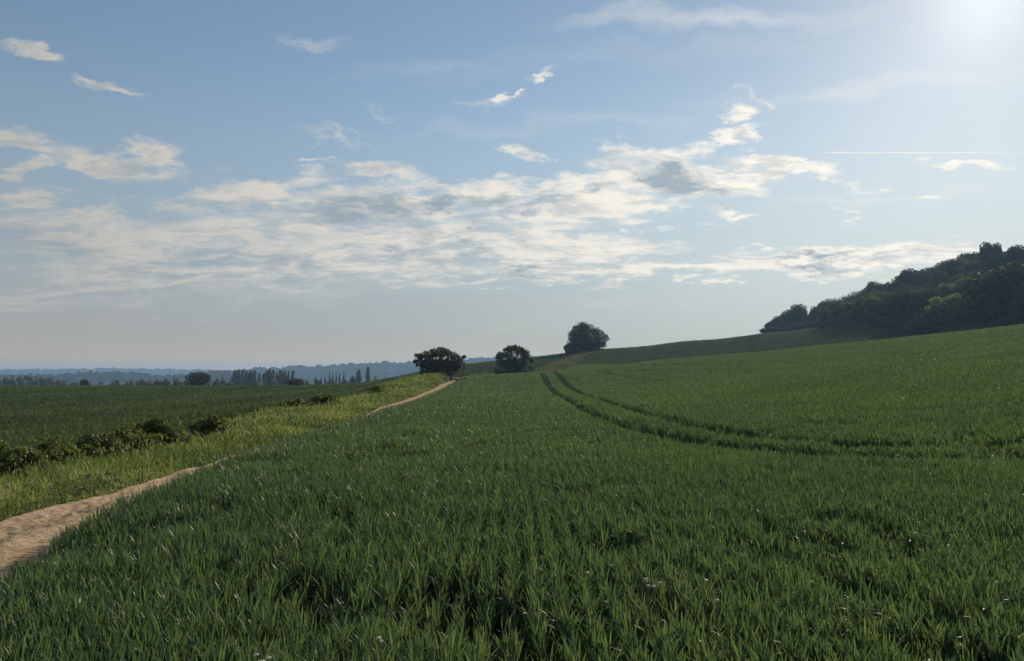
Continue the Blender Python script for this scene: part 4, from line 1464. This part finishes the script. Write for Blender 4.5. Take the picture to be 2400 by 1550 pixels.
# --- wooded hills in the distance
def ridge(name_hill, label_forest, pts, Y, tree_h, depth, seed, crown_w, ncrown, base=-24.0):
    rng = np.random.default_rng(seed)
    pts = np.array(pts, float)
    px = np.linspace(pts[0, 0], pts[-1, 0], 120)
    py = np.interp(px, pts[:, 0], pts[:, 1])
    X0 = (px - CX) / F
    ztop = EYE + Y * (HZ - py) / F - tree_h * 1.2
    prof = [(-depth, 0.0), (-depth * 0.7, 0.28), (-depth * 0.4, 0.66), (-depth * 0.15, 0.93), (0, 1.0), (depth * 0.3, 0.9), (depth, 0.2), (depth * 1.4, 0.0)]
    v = []
    for dy, k in prof:
        yy = np.full(len(px), Y + dy)
        v.append(np.stack([X0 * Y * (1 + 0.15 * dy / Y), yy, base + (ztop - base) * k], 1))
    v = np.stack(v, 0)
    m, n = v.shape[:2]
    i, j = np.meshgrid(np.arange(m - 1), np.arange(n - 1), indexing='ij')
    f = np.stack([i * n + j, i * n + j + 1, (i + 1) * n + j + 1, (i + 1) * n + j], -1).reshape(-1, 4)
    o = link(name_hill, quad_mesh(name_hill, v.reshape(-1, 3), f, M_HILL))
    tag(o, kind='structure')
    if not ncrown:
        return
    # woodland canopy: lumpy crowns packed over the slope
    th = np.linspace(0.15, math.pi * 0.62, 4)
    ph = np.linspace(0, 2 * math.pi, 8, endpoint=False)
    ball = np.array([(math.sin(t) * math.cos(p), math.sin(t) * math.sin(p), math.cos(t)) for t in th for p in ph])
    bf = np.array([(a * 8 + b, a * 8 + (b + 1) % 8, (a + 1) * 8 + (b + 1) % 8, (a + 1) * 8 + b) for a in range(3) for b in range(8)])
    cap = np.array([(0, 1, 2, 3), (0, 3, 4, 5), (0, 5, 6, 7)])
    bf = np.vstack([bf, cap])
    V, Fc = [], []
    for c in range(ncrown):
        u = rng.random()
        q = px[0] + u * (px[-1] - px[0])
        dy = -depth * 0.95 * rng.random() ** 1.3 + depth * 0.05
        k = np.interp(dy, [p[0] for p in prof], [p[1] for p in prof])
        zt = np.interp(q, px, ztop)
        x = (q - CX) / F * Y * (1 + 0.15 * dy / Y)
        w = crown_w * rng.uniform(0.6, 1.4)
        hh = tree_h * rng.choice([0.8, 1.0, 1.15, 1.35], p=[.35, .35, .2, .1]) * rng.uniform(0.85, 1.1)
        b = ball * np.array([w / 2, w / 2, hh * 0.6]) * rng.uniform(0.8, 1.2, (32, 1))
        V.append(b + np.array([x, Y + dy, base + (zt - base) * k + hh * 0.45]))
        Fc.append(bf + 32 * c)
    o = link('forest', quad_mesh('forest', np.vstack(V), np.vstack(Fc), M_FOREST, smooth=False))
    tag(o, label_forest, 'forest', kind='stuff')


ridge('hills', 'blue-grey wooded ridge behind the poplars, reaching to the spreading tree', [(520, 884), (545, 872), (590, 865), (620, 862), (655, 863), (680, 860), (700, 857), (730, 860), (745, 858), (780, 855), (830, 853), (870, 852), (900, 849), (950, 850), (985, 847), (1050, 845), (1090, 841), (1130, 839), (1150, 838), (1200, 836), (1260, 836)], 2550, 14, 340, 51, 17, 2600)
ridge('hills', 'hazy wooded rise beyond the tree belt at the left', [(-120, 880), (40, 880), (80, 878), (150, 879), (200, 874), (225, 872), (245, 873), (300, 873), (340, 874), (352, 882), (420, 880), (470, 875), (520, 870), (545, 868), (600, 868)], 1850, 12, 230, 52, 13, 2400)
ridge('hills', 'pale blue forested skyline, the farthest ridge on the left', [(-300, 866), (0, 866), (70, 864), (130, 865), (185, 863), (240, 863), (300, 863), (380, 864), (470, 865), (560, 868), (640, 869), (760, 868), (900, 866), (1050, 862), (1300, 858)], 4450, 13, 400, 53, 21, 2600)


# ------------------------------------------------------------------ the walker and the dogs
def skinned(name, verts, edges, radii, mat, parent=None, root=0, sub=2):
    me = bpy.data.meshes.new(name)
    me.from_pydata([tuple(v) for v in verts], edges, [])
    o = link(name, me, parent)
    me.materials.append(mat)
    md = o.modifiers.new('skin', 'SKIN')
    for i, r in enumerate(radii):
        sv = me.skin_vertices[0].data[i]
        sv.radius = r if isinstance(r, tuple) else (r, r)
        sv.use_root = (i == root)
    md.use_smooth_shade = True
    sb = o.modifiers.new('subdivision', 'SUBSURF')
    sb.levels = sub
    sb.render_levels = sub
    return o


def walker():
    skin = plain_mat('skin', (0.42, 0.26, 0.19), (0.48, 0.30, 0.22), 8, 0.6)
    jacket = plain_mat('navy_jacket', (0.018, 0.022, 0.040), (0.028, 0.032, 0.052), 9, 0.8)
    trousers = plain_mat('dark_trousers', (0.014, 0.016, 0.024), (0.024, 0.026, 0.034), 9, 0.85)
    hair = plain_mat('fair_hair', (0.16, 0.10, 0.05), (0.26, 0.17, 0.09), 30, 0.5)
    shoe = plain_mat('dark_shoes', (0.02, 0.018, 0.016), (0.03, 0.028, 0.025), 9, 0.7)
    Y = 127.0
    x = -10.15
    z = lz(x, Y) + 0.02
    e = empty('person', (x, Y, z), math.radians(4))
    tag(e, 'person in dark jacket and trousers walking away along the path beside a dog', 'person')
    # walking away from the camera (towards +Y), right foot ahead
    J, E, R = [], [], []

    def add(p, r, parent=None):
        J.append(p)
        R.append(r)
        if parent is not None:
            E.append((parent, len(J) - 1))
        return len(J) - 1
    pelvis = add((0, 0, 0.93), (0.155, 0.115))
    waist = add((0, 0.01, 1.08), (0.135, 0.10), pelvis)
    chest = add((0, 0.03, 1.28), (0.165, 0.115), waist)
    neck0 = add((0, 0.03, 1.42), (0.09, 0.08), chest)
    neck = add((0, 0.045, 1.50), (0.055, 0.055), neck0)
    head = add((0, 0.06, 1.60), (0.078, 0.092), neck)
    add((0, 0.065, 1.69), (0.066, 0.075), head)
    hands = []
    for s, fw in ((-1, 0.16), (1, -0.14)):
        sh = add((s * 0.185, 0.03, 1.39), (0.062, 0.062), neck0)
        el = add((s * 0.245, 0.02 + fw * 0.3, 1.12), (0.046, 0.046), sh)
        wr = add((s * 0.25, 0.04 + fw, 0.90), (0.030, 0.030), el)
        hand = add((s * 0.245, 0.05 + fw * 1.2, 0.83), (0.026, 0.038), wr)
        hands.append((s, J[hand]))
    for s, hipy, kn, an, toe in ((-1, 0, (0.0, -0.04, 0.50), (0.0, -0.26, 0.12), (0.0, -0.16, 0.03)), (1, 0, (0.0, 0.14, 0.52), (0.0, 0.16, 0.09), (0.0, 0.34, 0.035))):
        hp = add((s * 0.09, 0.0, 0.86), (0.088, 0.092), pelvis)
        k = add((s * 0.10, kn[1], kn[2]), (0.058, 0.060), hp)
        a = add((s * 0.10, an[1], an[2]), (0.042, 0.044), k)
        add((s * 0.11, toe[1], toe[2]), (0.040, 0.030), a)
    body = skinned('body', J, E, R, skin, e)
    # fingers, a face, ears
    for s, h in hands:
        h = np.array(h)
        for q, (dy, ln) in enumerate(((-0.028, 0.060), (-0.010, 0.072), (0.010, 0.068), (0.027, 0.052))):
            a = h + np.array([0, dy, -0.02])
            skinned('finger', [a, a + np.array([-s * 0.006, 0.004, -ln * 0.6]), a + np.array([-s * 0.020, 0.010, -ln])], [(0, 1), (1, 2)], [0.010, 0.009, 0.007], skin, body, 0, 1)
        a = h + np.array([0, 0.025, 0.012])
        skinned('thumb', [a, a + np.array([-s * 0.010, 0.022, -0.022]), a + np.array([-s * 0.016, 0.026, -0.046])], [(0, 1), (1, 2)], [0.011, 0.010, 0.008], skin, body, 0, 1)
    g = Geo()
    g.ball((-0.03, 0.145, 1.63), 0.011)
    g.ball((0.03, 0.145, 1.63), 0.011)
    link('eyes', g.mesh('eyes', shoe), body)
    g = Geo()
    g.ball((0, 0.165, 1.605), (0.012, 0.02, 0.02))
    for s in (-1, 1):
        g.ball((s * 0.082, 0.055, 1.61), (0.012, 0.022, 0.032))
    link('face', g.mesh('face', skin), body)
    # clothing shells
    jj = [(0, 0, 0.83), (0, 0.01, 1.06), (0, 0.03, 1.28), (0, 0.03, 1.43), (-0.19, 0.03, 1.385), (-0.25, 0.02 + .048, 1.12), (-0.255, 0.04 + .15, 0.92), (0.19, 0.03, 1.385), (0.25, 0.02 - .042, 1.12), (0.255, 0.04 - .13, 0.92)]
    skinned('jacket', jj, [(0, 1), (1, 2), (2, 3), (3, 4), (4, 5), (5, 6), (3, 7), (7, 8), (8, 9)], [(0.185, 0.14), (0.165, 0.13), (0.19, 0.14), (0.10, 0.095), 0.08, 0.062, 0.048, 0.08, 0.062, 0.048], jacket, e, 1)
    tj = [(0, 0, 0.92), (0, 0.005, 1.02), (-0.09, -0.01, 0.76), (-0.095, -0.04, 0.50), (-0.10, -0.27, 0.08), (0.09, 0.03, 0.76), (0.095, 0.14, 0.52), (0.10, 0.16, 0.05)]
    skinned('trousers', tj, [(0, 1), (0, 2), (2, 3), (3, 4), (0, 5), (5, 6), (6, 7)], [(0.165, 0.13), (0.15, 0.115), 0.105, 0.090, 0.075, 0.105, 0.090, 0.075], trousers, e, 0)
    for s, a, b in ((-1, (-0.105, -0.27, 0.09), (-0.11, -0.14, 0.04)), (1, (0.105, 0.14, 0.05), (0.11, 0.34, 0.04))):
        skinned('shoe', [a, tuple((np.array(a) + np.array(b)) / 2), b], [(0, 1), (1, 2)], [0.055, 0.052, 0.045], shoe, e, 1, 1)
    skinned('hair', [(0, 0.05, 1.765), (0, 0.045, 1.715), (0, 0.02, 1.62), (0, 0.0, 1.52), (0, -0.02, 1.42)], [(0, 1), (1, 2), (2, 3), (3, 4)], [0.035, (0.085, 0.085), (0.10, 0.085), (0.085, 0.05), (0.05, 0.03)], hair, e, 2)


def dog(loc, rz, label, coat_a, coat_b, s=1.0):
    e = empty('dog', loc, rz, s)
    tag(e, label, 'dog')
    J, E, R = [], [], []

    def add(p, r, parent=None):
        J.append(p)
        R.append(r)
        if parent is not None:
            E.append((parent, len(J) - 1))
        return len(J) - 1
    hip = add((0, -0.26, 0.46), (0.085, 0.095))
    belly = add((0, -0.06, 0.44), (0.085, 0.095), hip)
    chest = add((0, 0.16, 0.43), (0.095, 0.125), belly)
    neck = add((0, 0.30, 0.54), (0.062, 0.070), chest)
    head = add((0, 0.39, 0.63), (0.062, 0.062), neck)
    muz = add((0, 0.48, 0.60), (0.036, 0.034), head)
    add((0, 0.54, 0.585), (0.022, 0.020), muz)
    t1 = add((0, -0.38, 0.52), (0.026, 0.026), hip)
    t2 = add((0, -0.48, 0.62), (0.030, 0.030), t1)
    add((0, -0.54, 0.72), (0.014, 0.014), t2)
    for sx in (-1, 1):
        d = 0.05 * sx
        th = add((sx * 0.075, -0.26, 0.38), (0.052, 0.066), hip)
        kn = add((sx * 0.085, -0.19 + d, 0.27), (0.036, 0.044), th)
        hk = add((sx * 0.085, -0.33 + d, 0.17), (0.021, 0.024), kn)
        ft = add((sx * 0.085, -0.30 + d, 0.04), (0.019, 0.020), hk)
        add((sx * 0.085, -0.255 + d, 0.02), (0.020, 0.017), ft)
        sh = add((sx * 0.075, 0.18, 0.34), (0.045, 0.055), chest)
        el = add((sx * 0.08, 0.14 - d, 0.25), (0.030, 0.034), sh)
        wr = add((sx * 0.08, 0.17 - d, 0.12), (0.021, 0.022), el)
        ft = add((sx * 0.08, 0.17 - d, 0.035), (0.019, 0.019), wr)
        add((sx * 0.08, 0.215 - d, 0.02), (0.020, 0.016), ft)
    m, g, out = new_mat('dog_coat')
    tc = g.n.new('ShaderNodeTexCoord')
    x_, y_, z_ = g.sep(tc.outputs['Object'])
    n = g.noise(tc.outputs['Object'], 6.0, 2.0)
    k = g.step(g.m('ADD', y_, g.m('MULTIPLY', g.m('SUBTRACT', n, 0.5), 0.25)), 0.10, 0.14)
    b = g.n.new('ShaderNodeBsdfPrincipled')
    g.put(b.inputs['Base Color'], g.mix(k, coat_a, coat_b))
    b.inputs['Roughness'].default_value = 0.85
    g.l.new(b.outputs[0], out.inputs[0])
    body = skinned('body', J, E, R, m, e)
    ge = Geo()
    for sx in (-1, 1):
        ge.tube(np.array([(sx * 0.030, 0.37, 0.650), (sx * 0.045, 0.365, 0.70), (sx * 0.060, 0.38, 0.672)]), [0.030, 0.024, 0.008], 6)
    link('ears', ge.mesh('ears', m), body)
    ge = Geo()
    ge.ball((0, 0.562, 0.592), 0.014)
    for sx in (-1, 1):
        ge.ball((sx * 0.028, 0.425, 0.640), 0.010)
    link('nose_and_eyes', ge.mesh('nose_and_eyes', plain_mat('dark_nose', (0.01, 0.01, 0.01), (0.015, 0.015, 0.015), 5, 0.4)), body)


def flock():
    walker()
    x, y = -11.05, 127.6
    dog((x, y, lz(x, y) + 0.02), math.radians(-62), 'black and white dog at the path edge beside the walker', (0.016, 0.015, 0.015), (0.62, 0.58, 0.50), 1.05)
    x, y = (1093 - CX) / F * 131, 131
    dog((x, y, lz(x, y) + 0.05), math.radians(-75), 'dark dog with a white front half hidden in the wheat right of the walker', (0.016, 0.015, 0.015), (0.66, 0.64, 0.58), 0.95)
    # a pale stone where the path tops the rise
    rng = np.random.default_rng(3)
    g = Geo()
    g.ball((0, 0, 0.22), (0.62, 0.42, 0.34), 12, 8)
    v = np.vstack(g.v)
    v *= 1 + 0.16 * (vnoise(v[:, 0] * 3 + 5, v[:, 2] * 4 + v[:, 1] * 3, 5) - 0.5)[:, None]
    x, y = (1066 - CX) / F * 134, 134
    o = link('boulder', quad_mesh('boulder', v, np.vstack(g.f), plain_mat('pale_stone', (0.26, 0.20, 0.15), (0.36, 0.29, 0.22), 4, 0.9, 0.4)))
    o.location = (x, y, lz(x, y))
    tag(o, 'pale brown boulder beside the path right of the walker', 'boulder')


flock()


# --- white-headed weeds standing in the wheat close by
def weed(px, py, Y, heads, label, seed):
    rng = np.random.default_rng(seed)
    green = plain_mat('weed_stem', (0.10, 0.13, 0.04), (0.16, 0.15, 0.06), 20, 0.7)
    white = plain_mat('weed_flower', (0.58, 0.56, 0.46), (0.70, 0.68, 0.60), 30, 0.8)
    x = (px - CX) / F * Y
    z = lz(x, Y)
    top = EYE + Y * (HZ - py) / F - z
    e = empty('flowering_weed', (x, Y, z))
    tag(e, label, 'weed', 'white-headed weeds in the near wheat')
    for i in range(heads):
        dx, dy, dz = rng.normal(0, 0.030), rng.normal(0, 0.03), -rng.uniform(0, 0.07)
        p = np.array([[0, 0, 0], [dx * 0.3, dy * 0.3, top * 0.5], [dx, dy, top + dz]])
        g = Geo()
        g.tube(p, [0.0032, 0.0028, 0.0022], 5)
        st = link('stem', g.mesh('weed_stem', green), e)
        g = Geo()
        c = p[2]
        g.ball(c + np.array([0, 0, 0.004]), (0.0065, 0.0065, 0.005), 7, 5)
        for k in range(9):
            a = k * 2 * math.pi / 9 + rng.random()
            d = np.array([math.cos(a), math.sin(a), rng.uniform(-0.2, 0.5)]) * 0.0095
            g.tube(np.array([c + d * 0.3, c + d * 0.9, c + d * 1.25]), [0.0025, 0.0042, 0.0012], 4)
        link('flower_head', g.mesh('weed_head', white), st)


for i, a in enumerate([(1530, 1342, 3.95, 5, 'tall weed with a cluster of white heads in a dark gap of the wheat'),
                       (905, 1478, 3.15, 3, 'weed with a few white heads near the bottom edge, left of centre'),
                       (606, 1520, 3.0, 4, 'weed with a flat spread of white heads at the bottom edge, farthest left'),
                       (1682, 1390, 3.6, 1, 'single white-headed weed right of the cluster of white heads')]):
    weed(*a, 900 + i)


# ------------------------------------------------------------------ the evening haze in the air
def build_haze():
    x0, x1, y0, y1, z0, z1 = -5600, 5600, -300, 5000, -27, 75
    v = np.array([(x, y, z) for x in (x0, x1) for y in (y0, y1) for z in (z0, z1)])
    f = np.array([(0, 1, 3, 2), (4, 6, 7, 5), (0, 4, 5, 1), (2, 3, 7, 6), (0, 2, 6, 4), (1, 5, 7, 3)])
    m, g, out = new_mat('haze_air')
    pv = g.n.new('ShaderNodeVolumePrincipled')
    pv.inputs['Color'].default_value = (0.40, 0.65, 1.0, 1)
    pv.inputs['Density'].default_value = 0.00023
    pv.inputs['Anisotropy'].default_value = 0.25
    g.l.new(pv.outputs[0], out.inputs['Volume'])
    o = link('haze', quad_mesh('haze', v, f, m, smooth=False))
    tag(o, 'thin blue evening haze hanging over the whole valley', 'haze', kind='stuff')


build_haze()


# --- loose stones on the path close by
def path_stones():
    rng = np.random.default_rng(61)
    mats = [plain_mat('flint_grey', (0.20, 0.19, 0.18), (0.36, 0.34, 0.31), 14, 0.8, 0.3), plain_mat('flint_buff', (0.34, 0.26, 0.19), (0.48, 0.39, 0.30), 14, 0.85, 0.3)]
    meshes = []
    for i in range(4):
        g = Geo()
        g.ball((0, 0, 0), (1.0, 0.72, 0.5), 8, 6)
        v = np.vstack(g.v)
        v *= 1 + 0.5 * (vnoise(v[:, 0] * 1.7 + i * 9, v[:, 1] * 1.9 + v[:, 2] * 1.3, 70 + i) - 0.5)[:, None]
        meshes.append(quad_mesh('stone', v, np.vstack(g.f), mats[i % 2]))
    for i in range(46):
        y = 5.2 + 7.5 * rng.random()
        x = path_x(y) + rng.uniform(-0.5, 0.55)
        s = rng.uniform(0.010, 0.030)
        o = link('stone', meshes[i % 4])
        o.location = (x, y, lz(x, y) + 0.075)
        o.rotation_euler = (rng.normal(0, 0.2), rng.normal(0, 0.2), rng.uniform(0, 6.28))
        o.scale = (s, s, s)
        tag(o, 'small loose flint lying on the sandy path in the near left', 'stone', 'loose flints on the path')


path_stones()
